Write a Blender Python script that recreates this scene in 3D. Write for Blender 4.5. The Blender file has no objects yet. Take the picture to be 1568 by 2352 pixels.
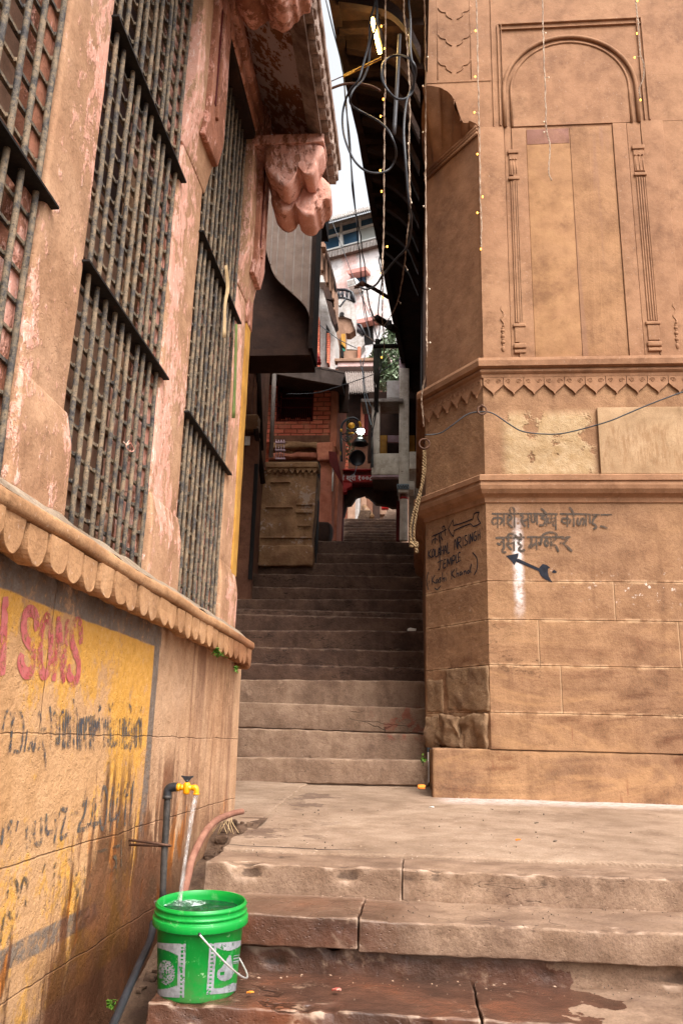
import bpy, math, random
from mathutils import Vector, Matrix, noise
R = math.radians
random.seed(7)
scene = bpy.context.scene
COL = scene.collection

# ------------------------------------------------------------------ camera
F, PITCH, ROLL, YAW, EYE = 1900.0, 15.52, 1.455, 5.18, 0.5
ROT = Matrix.Rotation(R(YAW), 3, 'Z') @ Matrix.Rotation(R(90 + PITCH), 3, 'X') @ Matrix.Rotation(R(ROLL), 3, 'Z')
CAMP = Vector((0, 0, EYE))
cd = bpy.data.cameras.new('camera')
cam = bpy.data.objects.new('camera', cd)
COL.objects.link(cam)
cam.matrix_world = Matrix.Translation(CAMP) @ ROT.to_4x4()
cd.sensor_fit = 'VERTICAL'
cd.sensor_height = 36.0
cd.lens = F / 2352 * 36.0
cd.clip_start = 0.05
cd.clip_end = 500
scene.camera = cam

def ray(x, y):
    return ROT @ Vector(((x - 784) / F, -(y - 1176) / F, -1))
def ax(X, x, y):          # point of the plane X = const seen along a measured direction
    r = ray(x, y); return CAMP + r * (X / r.x)
def ay(Y, x, y):
    r = ray(x, y); return CAMP + r * (Y / r.y)
def az(Z, x, y):
    r = ray(x, y); return CAMP + r * ((Z - EYE) / r.z)
def ap(P, N, x, y):
    r = ray(x, y); return CAMP + r * ((P - CAMP).dot(N) / r.dot(N))

# ------------------------------------------------------------------ materials
def lin(c):
    if isinstance(c, str):
        c = [int(c[i:i + 2], 16) / 255 for i in (0, 2, 4)]
    return tuple((v / 12.92 if v <= .04045 else ((v + .055) / 1.055) ** 2.4) for v in c[:3]) + (1,)

class NT:
    def __init__(s, name):
        s.m = bpy.data.materials.new(name)
        s.m.use_nodes = True
        s.t = s.m.node_tree
        s.t.nodes.clear()
        g = s.t.nodes.new('ShaderNodeNewGeometry')
        s.P = g.outputs['Position']
        s.N = g.outputs['Normal']; s.PT = g.outputs['Pointiness']
        sep = s.t.nodes.new('ShaderNodeSeparateXYZ')
        s.t.links.new(s.P, sep.inputs[0])
        s.X, s.Y, s.Z = sep.outputs
    def set(s, sock, v):
        if isinstance(v, bpy.types.NodeSocket): s.t.links.new(v, sock)
        elif v is not None:
            if isinstance(v, str): v = lin(v)
            sock.default_value = v
    def node(s, ty, **kw):
        n = s.t.nodes.new(ty)
        for k, v in kw.items(): setattr(n, k, v)
        return n
    def sc(s, v, vec=None):
        n = s.node('ShaderNodeVectorMath', operation='MULTIPLY')
        s.set(n.inputs[0], vec or s.P); n.inputs[1].default_value = v
        return n.outputs[0]
    def off(s, v, vec=None):
        n = s.node('ShaderNodeVectorMath', operation='ADD')
        s.set(n.inputs[0], vec or s.P); n.inputs[1].default_value = v
        return n.outputs[0]
    def noise(s, scale, detail=4, rough=.6, vec=None, dist=0.):
        n = s.node('ShaderNodeTexNoise')
        s.set(n.inputs['Vector'], vec or s.P)
        n.inputs['Scale'].default_value = scale; n.inputs['Detail'].default_value = detail
        n.inputs['Roughness'].default_value = rough; n.inputs['Distortion'].default_value = dist
        return n.outputs[0]
    def vor(s, scale, vec=None, feature='F1', out=0):
        n = s.node('ShaderNodeTexVoronoi', feature=feature)
        s.set(n.inputs['Vector'], vec or s.P); n.inputs['Scale'].default_value = scale
        return n.outputs[out]
    def m_(s, op, a, b=0., c=None):
        n = s.node('ShaderNodeMath', operation=op)
        s.set(n.inputs[0], a); s.set(n.inputs[1], b)
        if c is not None: s.set(n.inputs[2], c)
        return n.outputs[0]
    def mr(s, f, a, b, c=0., d=1.):
        n = s.node('ShaderNodeMapRange', interpolation_type='SMOOTHSTEP')
        s.set(n.inputs[0], f)
        for i, v in enumerate((a, b, c, d)): n.inputs[i + 1].default_value = v
        return n.outputs[0]
    def mix(s, f, a, b, mode='MIX'):
        n = s.node('ShaderNodeMix', data_type='RGBA', blend_type=mode)
        s.set(n.inputs[0], f); s.set(n.inputs[6], a); s.set(n.inputs[7], b)
        return n.outputs[2]
    def ramp(s, f, stops):
        n = s.node('ShaderNodeValToRGB')
        s.set(n.inputs[0], f)
        e = n.color_ramp.elements
        while len(e) < len(stops): e.new(.5)
        for el, (p, c) in zip(e, stops): el.position = p; el.color = lin(c)
        return n.outputs[0]
    def band(s, v, c, w, soft):      # 1 near v = c
        d = s.m_('ABSOLUTE', s.m_('SUBTRACT', v, c))
        return s.mr(d, w, w + soft, 1., 0.)
    def bump(s, h, strength, dist, normal=None):
        n = s.node('ShaderNodeBump')
        n.inputs['Strength'].default_value = strength; n.inputs['Distance'].default_value = dist
        s.set(n.inputs['Height'], h)
        if normal: s.set(n.inputs['Normal'], normal)
        return n.outputs[0]
    def out(s, col, rough=.85, normal=None, metal=0., spec=.3, alpha=None, emit=None, es=0., trans=0., ior=1.45, sss=0.):
        b = s.node('ShaderNodeBsdfPrincipled')
        s.set(b.inputs['Base Color'], col); s.set(b.inputs['Roughness'], rough)
        s.set(b.inputs['Metallic'], metal); s.set(b.inputs['Specular IOR Level'], spec)
        if normal: s.set(b.inputs['Normal'], normal)
        if alpha is not None: s.set(b.inputs['Alpha'], alpha)
        if emit: s.set(b.inputs['Emission Color'], emit); b.inputs['Emission Strength'].default_value = es
        b.inputs['Transmission Weight'].default_value = trans; b.inputs['IOR'].default_value = ior
        o = s.node('ShaderNodeOutputMaterial')
        s.t.links.new(b.outputs[0], o.inputs[0])
        return s.m

TT = (.73, .705, .70)
TINT = {'tower_sandstone': (.77, .75, .745), 'carved_sandstone': (.75, .73, .72), 'orange_sandstone': TT, 'veined_sandstone': TT, 'purplish_sandstone': TT, 'broken_stone': (.8, .78, .77), 'pale_plaque': (.78, .74, .78),
        'painted_wall_stone': (.92, .86, .86), 'ochre_cornice_stone': (.88, .8, .8), 'pink_limewash': (1., .98, .97), 'pink_plaster': (.95, .9, .9),
        'worn_step_stone': (.97, .93, .93), 'landing_stone': (.92, .89, .89), 'shaded_step_stone': (.80, .74, .74), 'pink_house_paint': (.9, .9, .92), 'grey_render': (.8, .8, .82)}
def stone(name, c1, c2, c3, big=1.3, streak=.35, bmp=.5, grain=.25, extra=None, rough=.85, spk=0., soil=.4):
    g = NT(name)
    tint = TINT.get(name, (.86, .82, .82))
    base = g.ramp(g.noise(big, 5, .6, dist=.4), [(.3, c1), (.5, c2), (.72, c3)])
    col = g.mix(1., base, g.ramp(g.noise(7, 6, .62), [(.3, 'dcd6d0'), (.6, 'ffffff'), (.8, 'ffffff')]), 'MULTIPLY')
    col = g.mix(g.mr(g.noise(2.3, 9, .8, vec=g.off((3, 1, 5))), .50, .66, 0, soil), col, g.mix(1., col, '8f7866', 'MULTIPLY'))
    st = g.noise(1., 4, .6, vec=g.sc((9, 9, .9)))
    col = g.mix(g.mr(st, .52, .75, 0, streak), col, g.mix(1., col, '8a6a58', 'MULTIPLY'))
    gr = g.noise(110, 6, .8)
    col = g.mix(grain, col, g.mix(1., col, g.ramp(gr, [(.38, '6a625c'), (.52, 'f0f0f0'), (.7, 'ffffff')]), 'MULTIPLY'))
    if spk:
        col = g.mix(g.mr(g.noise(60, 2, .5), .66, .72, 0, spk), col, 'e0d2c4')
    h = g.m_('ADD', g.m_('MULTIPLY', g.noise(28, 5, .65), .8), g.m_('MULTIPLY', gr, .25))
    pit = g.mr(g.vor(42, vec=g.sc((1, 1, 1.6))), .08, .22)
    h = g.m_('ADD', h, g.m_('MULTIPLY', pit, g.mr(g.noise(5, 3), .4, .6, .0, .35)))
    ex = None
    if extra: col, h, ex = extra(g, col, h)
    if 'step_stone' in name:      # stone worn pale along the nosings, top light painted in too; hollows darkened
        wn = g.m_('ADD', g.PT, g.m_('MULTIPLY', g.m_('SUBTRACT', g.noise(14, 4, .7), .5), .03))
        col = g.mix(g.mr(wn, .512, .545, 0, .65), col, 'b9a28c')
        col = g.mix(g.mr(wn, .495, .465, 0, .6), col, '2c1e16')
    col = g.mix(1., col, tuple(tint) + (1,), 'MULTIPLY')
    return g.out(col, ex if ex is not None else rough, g.bump(h, bmp, .012))

M = {}
# --- tower sandstone, banded low down
def tower_extra(g, col, h):
    wv = g.noise(1., 5, .6, vec=g.sc((.9, .9, 3.6)), dist=2.2)
    low = g.mr(g.Z, .3, 2.0, 1., .25)
    col = g.mix(g.m_('MULTIPLY', g.mr(wv, .5, .7, 0, .7), low), col, g.mix(1., col, 'a88470', 'MULTIPLY'))
    col = g.mix(g.m_('MULTIPLY', g.mr(wv, .5, .32, 0, .5), low), col, 'b98e63')
    # blotches of grime at the foot of the wall
    gr = g.m_('MULTIPLY', g.mr(g.Z, .1, .75, 1., 0.), g.mr(g.noise(2.6, 6, .7), .45, .68))
    col = g.mix(g.m_('MULTIPLY', gr, .6), col, '5d4436')
    # reddish spit runs
    rn = g.m_('MULTIPLY', g.mr(g.noise(1., 3, .5, vec=g.sc((22, 22, 2.4))), .64, .72), g.mr(g.noise(1.6, 2), .5, .62))
    rn = g.m_('MULTIPLY', rn, g.mr(g.Z, .9, 1.5, 1., 0.))
    col = g.mix(g.m_('MULTIPLY', rn, .65), col, '6f3320')
    # pale mortar on the joints of the lower courses
    for zj in (.735, 1.08, 1.42, 1.715):
        j = g.m_('MULTIPLY', g.band(g.m_('ADD', g.Z, g.m_('MULTIPLY', g.noise(5, 3), .02)), zj + .01, .004, .02), g.mr(g.noise(9, 4, .7), .42, .6))
        col = g.mix(g.m_('MULTIPLY', j, .55), col, 'd9b48c')
    cn = g.noise(1., 6, .65, vec=g.off((2, 9, 4), g.sc((1.3, 1.3, 3.2))))
    ck = g.m_('MULTIPLY', g.band(cn, .5, .0006, .003), g.m_('MULTIPLY', g.mr(g.noise(1.4, 3, .5, vec=g.off((5, 1, 2))), .54, .6), g.mr(g.Z, 1.8, 1.5)))
    col = g.mix(g.m_('MULTIPLY', ck, .6), col, '4a3020')
    h = g.m_('SUBTRACT', h, g.m_('MULTIPLY', ck, 1.5))
    # white drip down the written panel
    wx = g.m_('ADD', g.X, g.m_('MULTIPLY', g.noise(2.5, 3, vec=g.sc((0, 0, 1))), .05))
    d = g.m_('MULTIPLY', g.band(wx, .825, .006, .05), g.m_('MULTIPLY', g.mr(g.Z, 1.35, 1.7, 0., 1.), g.mr(g.Z, 2.36, 1.95, 0., 1.)))
    d = g.m_('MULTIPLY', d, g.mr(g.noise(14, 4, .7), .3, .6))
    col = g.mix(g.m_('MULTIPLY', d, .9), col, 'ece6e4')
    sp = g.m_('MULTIPLY', g.mr(g.noise(24, 3, .6), .64, .68), g.m_('MULTIPLY', g.band(g.Z, 1.7, .03, .25), g.mr(g.noise(1.5), .5, .7)))
    col = g.mix(g.m_('MULTIPLY', sp, .7), col, 'e8dcd0')
    # peeling render between the two cornices
    pz = g.m_('MULTIPLY', g.band(g.Z, 2.82, .22, .1), g.band(g.X, 1.07, .3, .1))
    pl = g.m_('MULTIPLY', g.mr(g.noise(2.8, 6, .65), .46, .5), pz)
    col = g.mix(g.m_('MULTIPLY', pl, .75), col, g.ramp(g.noise(12, 5), [(.3, 'a88a5e'), (.7, 'cbb28c')]))
    h = g.m_('ADD', h, g.m_('MULTIPLY', pl, g.m_('ADD', .8, g.noise(45, 5, .7, dist=1.))))
    # vertical head joints in the courses, staggered
    for z0, z1, xs in ((.735, 1.08, (1.08, 2.2)), (1.08, 1.42, (.93, 1.95)), (1.42, 1.715, (1.5,))):
        for xv in xs:
            j = g.m_('MULTIPLY', g.band(g.X, xv, .002, .006), g.band(g.Z, (z0 + z1) / 2, (z1 - z0) / 2, .002))
            j = g.m_('MULTIPLY', j, g.mr(g.Y, 6.5, 6.4, 0., 1.))
            h = g.m_('SUBTRACT', h, g.m_('MULTIPLY', j, 1.2))
            col = g.mix(g.m_('MULTIPLY', j, .35), col, 'd9b48c')
    return col, h, None
M['tower'] = stone('tower_sandstone', '946f52', 'a57d5b', 'b28a64', .9, .3, .65, .4, extra=tower_extra, soil=.28)
M['tower_up'] = stone('carved_sandstone', '987053', 'a67b5b', 'b08664', .8, .15, .3, .2, spk=.15)
M['panel_a'] = stone('orange_sandstone', 'a67c58', 'b0855c', 'a87c59', 1.6, .15, .25, .15)
M['panel_c'] = stone('purplish_sandstone', '8a6252', '94695a', '9c7258', 3, .5, .25, .15)
def panb(g, col, h):
    v = g.noise(1., 3, .5, vec=g.sc((7, 7, .35)), dist=.5)
    col = g.mix(g.mr(v, .54, .66, 0, .5), col, '8f6a56')
    return col, g.m_('ADD', h, g.m_('MULTIPLY', g.noise(60, 4), g.mr(v, .4, .5, .8, 0))), None
M['panel_b'] = stone('veined_sandstone', 'a67d5a', 'ae835c', 'a47a58', 1.3, .1, .4, extra=panb)
M['plinth'] = M['tower']
M['rock'] = stone('broken_stone', '84664e', 'a08060', 'b49474', 4, .3, .9, .5)
M['plaque'] = stone('pale_plaque', 'a98c66', 'b89a72', 'c2a680', 2, .1, .25, .3, extra=lambda g, col, h: (g.mix(g.m_('MULTIPLY', g.mr(g.noise(1., 4, .8, vec=g.sc((26, 26, 5))), .45, .62), g.m_('MULTIPLY', g.band(g.Z, 2.8, .13, .1), .75)), col, '8f6d49'), h, None))

# --- left wall: painted advert on sandstone
def adv(g, col, h):
    # stains: damp brown towards the lower right
    sa = g.m_('ADD', g.m_('MULTIPLY', g.mr(g.Y, 2.3, 3.15), .26), g.mr(g.Z, .42, -.3, -.14, .16))
    st = g.mr(g.m_('ADD', g.noise(1., 6, .72, vec=g.sc((8, 8, 1.5)), dist=.6), sa), .62, .74)
    st = g.m_('MULTIPLY', st, g.mr(g.Z, .48, .34))
    st = g.m_('MULTIPLY', st, g.mr(g.Y, 4.4, 3.5, .3, 1.))
    run = g.m_('MULTIPLY', g.mr(g.noise(1., 4, .65, vec=g.sc((8, 8, .6)), dist=.8), .42, .66), g.mr(g.Y, 3.5, 4.1))
    run = g.m_('MULTIPLY', run, g.mr(g.Y, 5.0, 4.93))
    # yellow paint zone
    wob = g.m_('MULTIPLY', g.m_('SUBTRACT', g.noise(4, 3), .5), .02)
    yy = g.m_('ADD', g.Y, wob)
    zz = g.m_('ADD', g.Z, wob)
    zone = g.m_('MULTIPLY', g.mr(yy, 3.30, 3.315, 1., 0.), g.m_('MULTIPLY', g.mr(zz, .852, .86, 1., 0.), g.mr(zz, -.27, -.25)))
    wear = g.noise(3.2, 8, .78, vec=g.sc((1, 1, .75)))
    fine = g.noise(38, 5, .75)
    w = g.m_('ADD', g.m_('MULTIPLY', wear, .75), g.m_('MULTIPLY', fine, .25))
    w = g.m_('ADD', w, g.mr(g.Z, .35, .75, -.03, .02))
    w = g.m_('ADD', w, g.mr(g.Y, 2.2, 3.2, -.015, .03))
    big = g.noise(1.5, 4, .6, vec=g.off((2, 4, 1)))
    w = g.m_('ADD', w, g.m_('MULTIPLY', g.m_('SUBTRACT', big, .5), .35))
    yel = g.m_('MULTIPLY', g.mr(w, .465, .54, 0.05, .9), zone)
    ycol = g.ramp(fine, [(.3, 'b88838'), (.5, 'cc983c'), (.7, 'd2a560')])
    col = g.mix(g.m_('MULTIPLY', zone, .35), col, 'cc9d62')
    col = g.mix(yel, col, ycol)
    # grey border bands
    bw = g.mr(g.m_('ADD', g.m_('MULTIPLY', wear, .5), g.m_('MULTIPLY', fine, .5)), .40, .52, .15, .88)
    top = g.m_('MULTIPLY', g.m_('MULTIPLY', g.mr(zz, .852, .86), g.mr(zz, .945, .94)), g.mr(yy, 3.40, 3.39))
    side = g.m_('MULTIPLY', g.m_('MULTIPLY', g.mr(yy, 3.305, 3.315), g.mr(yy, 3.39, 3.375)), g.m_('MULTIPLY', g.mr(zz, .10, .14), g.mr(zz, .94, .93)))
    bot = g.m_('MULTIPLY', g.m_('MULTIPLY', g.mr(zz, -.10, -.09), g.mr(zz, -.03, -.04)), g.mr(yy, 3.0, 2.9))
    b = g.m_('MAXIMUM', g.m_('MAXIMUM', top, side), bot)
    col = g.mix(g.m_('MULTIPLY', b, bw), col, g.ramp(fine, [(.35, '4a4540'), (.7, '7d776f')]))
    # orange daubs low on the wall
    ord_ = g.m_('MULTIPLY', g.mr(g.noise(7, 4, .6, vec=g.sc((1, 1, .35))), .58, .63), g.mr(g.Z, .3, .05))
    col = g.mix(g.m_('MULTIPLY', ord_, .8), col, 'c8781c')
    col = g.mix(g.m_('MULTIPLY', st, .82), col, g.ramp(g.noise(6), [(.3, '331c12'), (.7, '6e4028')]))
    col = g.mix(g.m_('MULTIPLY', run, .6), col, '6b4435')
    dk = g.m_('MULTIPLY', g.mr(g.Z, -.02, -.32), g.mr(g.noise(2.5, 5), .3, .55, .3, 1.))
    col = g.mix(g.m_('MULTIPLY', dk, .8), col, '3e2416')
    # joints
    for zj in (.165, .50, -.17):
        j = g.band(g.m_('ADD', g.Z, g.m_('MULTIPLY', g.noise(4, 6, .7), .03)), zj + .015, .0005, .0035)
        j = g.m_('MULTIPLY', j, g.mr(g.noise(3, 3), .35, .5, .25, 1.))
        h = g.m_('SUBTRACT', h, g.m_('MULTIPLY', j, .8))
        col = g.mix(g.m_('MULTIPLY', j, .4), col, '6c4f3b')
    for yj, a, c_ in ((3.75, .16, .52), (4.4, .5, 1.0), (2.35, .5, .95), (4.55, -.1, .18)):
        j = g.m_('MULTIPLY', g.band(g.m_('ADD', g.Y, g.m_('MULTIPLY', g.noise(4, 4), .02)), yj, .001, .006), g.band(g.Z, (a + c_) / 2, (c_ - a) / 2, .002))
        h = g.m_('SUBTRACT', h, g.m_('MULTIPLY', j, 1.2))
    h = g.m_('ADD', h, g.m_('MULTIPLY', fine, .7))
    rough = g.mr(st, .2, .8, .85, .4)
    return col, h, rough
M['advert'] = stone('painted_wall_stone', 'b8906c', 'c49f7a', 'ccab88', 1.6, .2, .75, .3, extra=adv)
M['cornice'] = stone('ochre_cornice_stone', 'b08860', 'c29a6e', 'cca67c', 2.5, .25, .5, .35, spk=.2,
                     extra=lambda g, col, h: (g.mix(g.mr(g.Y, 4.0, 4.5, 0, .6), col, g.mix(1., col, 'a57a68', 'MULTIPLY')), h, None))
M['mortar'] = stone('grey_mortar', '8d7c68', 'a3927c', 'b5a58e', 4, .2, .9, .5)
def pinkx(amount, drk):
    def f(g, col, h):
        n = g.m_('ADD', g.m_('MULTIPLY', g.noise(2.2, 6, .75, vec=g.sc((1, 1, .6))), .65), g.m_('MULTIPLY', g.noise(26, 4, .75, vec=g.sc((1, 1, .5))), .35))
        wn = g.mr(n, amount, amount + .05)
        col = g.mix(g.m_('MULTIPLY', wn, .92), col, g.ramp(g.noise(4, 5), [(.3, 'c08a76'), (.6, 'cd9a88'), (.8, 'd4aa9a')]))
        fl = g.m_('MULTIPLY', g.mr(g.noise(48, 5, .85, vec=g.sc((1, 1, .35))), .53, .62), wn)
        col = g.mix(g.m_('MULTIPLY', fl, .55), col, 'e4d0c4')
        h = g.m_('ADD', h, g.m_('MULTIPLY', wn, .5))
        return col, h, None
    return f
M['pink'] = stone('pink_limewash', 'a27a5c', 'ae8768', 'b89274', 3, .2, .55, .3, extra=pinkx(.49, 0))
M['pinkfull'] = stone('pink_plaster', '8a5c44', 'a06c54', 'b08068', 3, .3, .8, .3, extra=pinkx(.47, 0), rough=.9)
M['soffit'] = stone('peeling_soffit', '80543a', '90603f', '9a6a48', 4, .1, .5, .3, extra=lambda g, col, h: (
    g.mix(g.mr(g.m_('ADD', g.m_('MULTIPLY', g.noise(3, 8, .75), .7), g.m_('MULTIPLY', g.noise(22, 4), .3)), .475, .50, 0, .9), col, 'c4b2ae'), h, None))
M['whitestone'] = stone('weathered_whitewash', '705a4c', 'a08a7c', 'c0aea2', 9, .2, .9, .4)
M['shutter'] = stone('brown_shutter', '6e5240', '7a5c48', '84664e', 3, .5, .3, .3)
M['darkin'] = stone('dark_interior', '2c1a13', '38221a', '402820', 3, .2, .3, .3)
def bars():
    g = NT('flaking_bar_paint')
    n = g.noise(17, 7, .8)
    col = g.ramp(n, [(.32, '252224'), (.42, '45403d'), (.50, '655848'), (.60, '846f58'), (.7, '77604a'), (.76, '66442f')])
    col = g.mix(g.mr(g.noise(90, 4), .55, .65, 0, .7), col, '1d1b1e')
    return g.out(col, .75, g.bump(g.noise(120, 3), .8, .004))
M['bar'] = bars()
g = NT('black_flat_iron'); M['iron'] = g.out(g.ramp(g.noise(20, 5), [(.4, '0c0a09'), (.62, '1c1410'), (.75, '4a2a1a')]), .7, g.bump(g.noise(60), .5, .004))

# --- steps and floor
def stepx(g, col, h):
    # damp patch and splashes near the tap
    wz = g.m_('MULTIPLY', g.mr(g.Z, -.09, -.13), g.mr(g.m_('ADD', g.X, g.m_('MULTIPLY', g.m_('SUBTRACT', g.noise(3.5, 5, .6), .5), 1.3)), .15, .12))
    wz2 = g.m_('MULTIPLY', g.mr(g.Z, -.2, -.26), g.mr(g.m_('ADD', g.X, g.m_('MULTIPLY', g.m_('SUBTRACT', g.noise(3.5, 5, .6), .5), 1.6)), .62, .60))
    wz = g.m_('MULTIPLY', wz, g.mr(g.X, .2, -.25, .0, 1.))
    w = g.m_('MAXIMUM', wz, wz2)
    w = g.m_('MULTIPLY', w, g.mr(g.Y, 3.7, 3.6))
    col = g.mix(g.m_('MULTIPLY', w, .85), col, g.ramp(g.noise(3.5, 5), [(.35, '33201a'), (.55, '4e3024'), (.72, '6b3a22')]))
    # hairline cracks
    cr = g.vor(1.7, vec=g.off((0, 0, 0), g.P), feature='DISTANCE_TO_EDGE')
    n = g.node('ShaderNodeTexVoronoi', feature='DISTANCE_TO_EDGE')
    dv = g.node('ShaderNodeVectorMath', operation='ADD')
    nn = g.node('ShaderNodeTexNoise'); nn.inputs['Scale'].default_value = 3; nn.inputs['Detail'].default_value = 5
    g.set(nn.inputs['Vector'], g.P)
    ns = g.node('ShaderNodeVectorMath', operation='SCALE'); g.set(ns.inputs[0], nn.outputs['Color']); ns.inputs['Scale'].default_value = .5
    g.set(dv.inputs[0], g.sc((.5, .9, 2.6))); g.set(dv.inputs[1], ns.outputs[0])
    g.set(n.inputs['Vector'], dv.outputs[0]); n.inputs['Scale'].default_value = 1.6
    ck = g.mr(n.outputs[0], .004, .018, 1., 0.)
    ck = g.m_('MULTIPLY', ck, g.mr(g.noise(1.3, 3), .56, .62))
    col = g.mix(g.m_('MULTIPLY', ck, .65), col, '2a1a12')
    h = g.m_('SUBTRACT', h, g.m_('MULTIPLY', ck, 1.5))
    h = g.m_('ADD', h, g.m_('MULTIPLY', g.noise(9, 6, .7), 1.2))
    cn = g.noise(1., 4, .6, vec=g.off((7, 3, 2), g.sc((.8, .8, 5.2))))
    ck2 = g.m_('MULTIPLY', g.band(cn, .5, .0002, .0018), g.mr(g.noise(1.7, 3, .5, vec=g.off((1, 8, 2))), .50, .58))
    col = g.mix(g.m_('MULTIPLY', ck2, .6), col, '241610')
    h = g.m_('SUBTRACT', h, g.m_('MULTIPLY', ck2, 1.2))
    # dirt blotches and pale dust
    col = g.mix(g.mr(g.noise(3.1, 7, .75), .55, .7, 0, .45), col, '4a342a')
    col = g.mix(g.mr(g.noise(5, 7, .75, vec=g.off((4, 2, 7))), .58, .7, 0, .4), col, 'b3987f')
    red = g.m_('MULTIPLY', g.mr(g.noise(9, 4, .6), .55, .62), g.m_('MULTIPLY', g.mr(g.X, -.5, -.1), g.band(g.Z, .68, .12, .05)))
    col = g.mix(g.m_('MULTIPLY', red, .5), col, '7a2e1c')
    return col, h, g.mr(w, .1, .7, .85, .22)
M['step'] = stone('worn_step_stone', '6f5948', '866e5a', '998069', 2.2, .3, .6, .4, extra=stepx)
def floorx(g, col, h):
    # fine tooled hatching in patches
    r = g.node('ShaderNodeTexWave', wave_type='BANDS', bands_direction='DIAGONAL'); g.set(r.inputs['Vector'], g.P)
    r.inputs['Scale'].default_value = 26; r.inputs['Distortion'].default_value = 2; r.inputs['Detail'].default_value = 2
    pz = g.mr(g.noise(1.1, 3), .45, .58)
    h = g.m_('ADD', h, g.m_('MULTIPLY', g.m_('MULTIPLY', r.outputs['Fac'], pz), .25))
    # lime powder along the tower foot
    wob = g.m_('MULTIPLY', g.m_('SUBTRACT', g.noise(4, 6, .7), .5), .22)
    lp = g.m_('MULTIPLY', g.mr(g.m_('ADD', g.Y, wob), 5.9, 6.2), g.mr(g.X, .12, .3))
    lp = g.m_('MULTIPLY', lp, g.mr(g.noise(16, 5, .8), .28, .6))
    col = g.mix(g.m_('MULTIPLY', lp, .75), col, 'c4b6ae')
    ds = g.m_('MULTIPLY', g.mr(g.noise(2.2, 6, .7), .56, .6), g.mr(g.X, -.3, -.6))
    col = g.mix(g.m_('MULTIPLY', ds, .6), col, '4a352b')
    cr = g.band(g.m_('ADD', g.Y, g.m_('MULTIPLY', g.noise(2, 5), .12)), 4.16, .003, .012)
    cr = g.m_('MULTIPLY', cr, g.mr(g.X, -.15, -.45))
    col = g.mix(cr, col, '30211a')
    col = g.mix(g.mr(g.noise(4, 7, .75), .55, .72, 0, .35), col, '5d463a')
    col = g.mix(g.mr(g.noise(70, 2, .5), .70, .73, 0, .6), col, 'c7b6a6')
    h = g.m_('ADD', h, g.m_('MULTIPLY', g.noise(6, 6, .7), 1.2))
    h = g.m_('SUBTRACT', h, cr)
    return col, h, .8
M['floor'] = stone('landing_stone', '86705c', '97806b', 'a58f79', 1.4, .0, .5, .35, extra=floorx)
M['shaded_step'] = stone('shaded_step_stone', '503d30', '624b3c', '735a47', 3, .3, .8, .4, extra=lambda g, col, h: (  # darker copy of the step stone: shade under the overhang put into the colour
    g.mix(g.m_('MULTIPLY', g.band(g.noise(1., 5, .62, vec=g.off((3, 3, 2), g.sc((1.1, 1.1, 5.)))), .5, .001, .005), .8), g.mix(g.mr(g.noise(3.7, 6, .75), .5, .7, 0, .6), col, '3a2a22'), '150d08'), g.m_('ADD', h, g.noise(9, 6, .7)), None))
M['ground'] = stone('ground_dirt', '5a4a3c', '6b5848', '7a6654', 1.5, .0, .6, .4)
M['dirt'] = stone('rubble_dirt', '4e3a2e', '65503f', '7c6450', 8, .0, 1., .5)

# --- alley walls
M['brown'] = stone('brown_plaster', '6b4836', '7c5540', '8a6048', 2.5, .4, .5, .3)
M['yellowpaint'] = stone('yellow_paint', 'b98a3a', 'c09040', 'c59a4c', 3, .1, .3, .2)
M['ochre'] = stone('ochre_wall', '907050', 'a07c58', 'ac8a64', 3.5, .35, .7, .4, extra=lambda g, col, h: (
    g.mix(g.mr(g.m_('ADD', g.m_('MULTIPLY', g.noise(2.2, 6, .7), .7), g.m_('MULTIPLY', g.noise(30, 3), .3)), .555, .58, 0, .7), g.mix(g.mr(g.noise(3, 5), .5, .7, 0, .6), col, '5a3620'), 'a9988a'), h, None))
def brick():
    g = NT('red_brick')
    n = g.node('ShaderNodeTexBrick')
    v = g.node('ShaderNodeCombineXYZ'); g.set(v.inputs[0], g.m_('ADD', g.X, g.Y)); g.set(v.inputs[1], g.m_('ADD', g.Z, g.m_('MULTIPLY', g.noise(3), .04)))
    g.set(n.inputs['Vector'], v.outputs[0])
    n.inputs['Scale'].default_value = 1.; n.inputs['Brick Width'].default_value = .2; n.inputs['Row Height'].default_value = .075
    n.inputs['Mortar Size'].default_value = .009; n.inputs['Mortar Smooth'].default_value = .3
    n.inputs['Color1'].default_value = lin('cc6a50'); n.inputs['Color2'].default_value = lin('ac543e'); n.inputs['Mortar'].default_value = lin('6e3a2a')
    col = g.mix(g.mr(g.noise(4, 6, .7), .45, .7, 0, .6), n.outputs[0], 'c08262')
    h = g.m_('ADD', g.m_('MULTIPLY', n.outputs[1], -1.5), g.noise(20, 5, .7))
    return g.out(col, .9, g.bump(h, .9, .02))
M['brick'] = brick()
M['salmon'] = stone('salmon_plaster', 'b0664c', 'c07a5e', 'a86854', 3, .4, .5, .3)
M['red'] = stone('red_paint', '9c1210', 'b01a14', '901410', 5, .3, .2, .3, rough=.5)
M['darkred'] = stone('dark_red_paint', '4a1210', '5a1614', '641a16', 5, .3, .2, .3)
M['white'] = stone('cream_plaster', 'd4cabb', 'ddd3c5', 'e4dacd', 3, .3, .4, .3, spk=.0, extra=lambda g, col, h: (g.mix(g.mr(g.noise(11, 5, .8), .62, .66, 0, .7), col, '6e5c54'), h, None))
M['mauve'] = stone('mauve_plaster', 'b49aa4', 'c2a9b2', 'c9b8b8', 3, .3, .4, .3)
M['timber'] = stone('dark_timber', '1c110b', '2a190f', '3a2416', 6, .4, .7, .3, rough=.9)
M['darkwall'] = stone('dark_brown_wall', '2a1a11', '38241a', '452f21', 4, .3, .4, .3)  # dark brown; shade of undersides, recesses and openings is put into it
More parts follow.
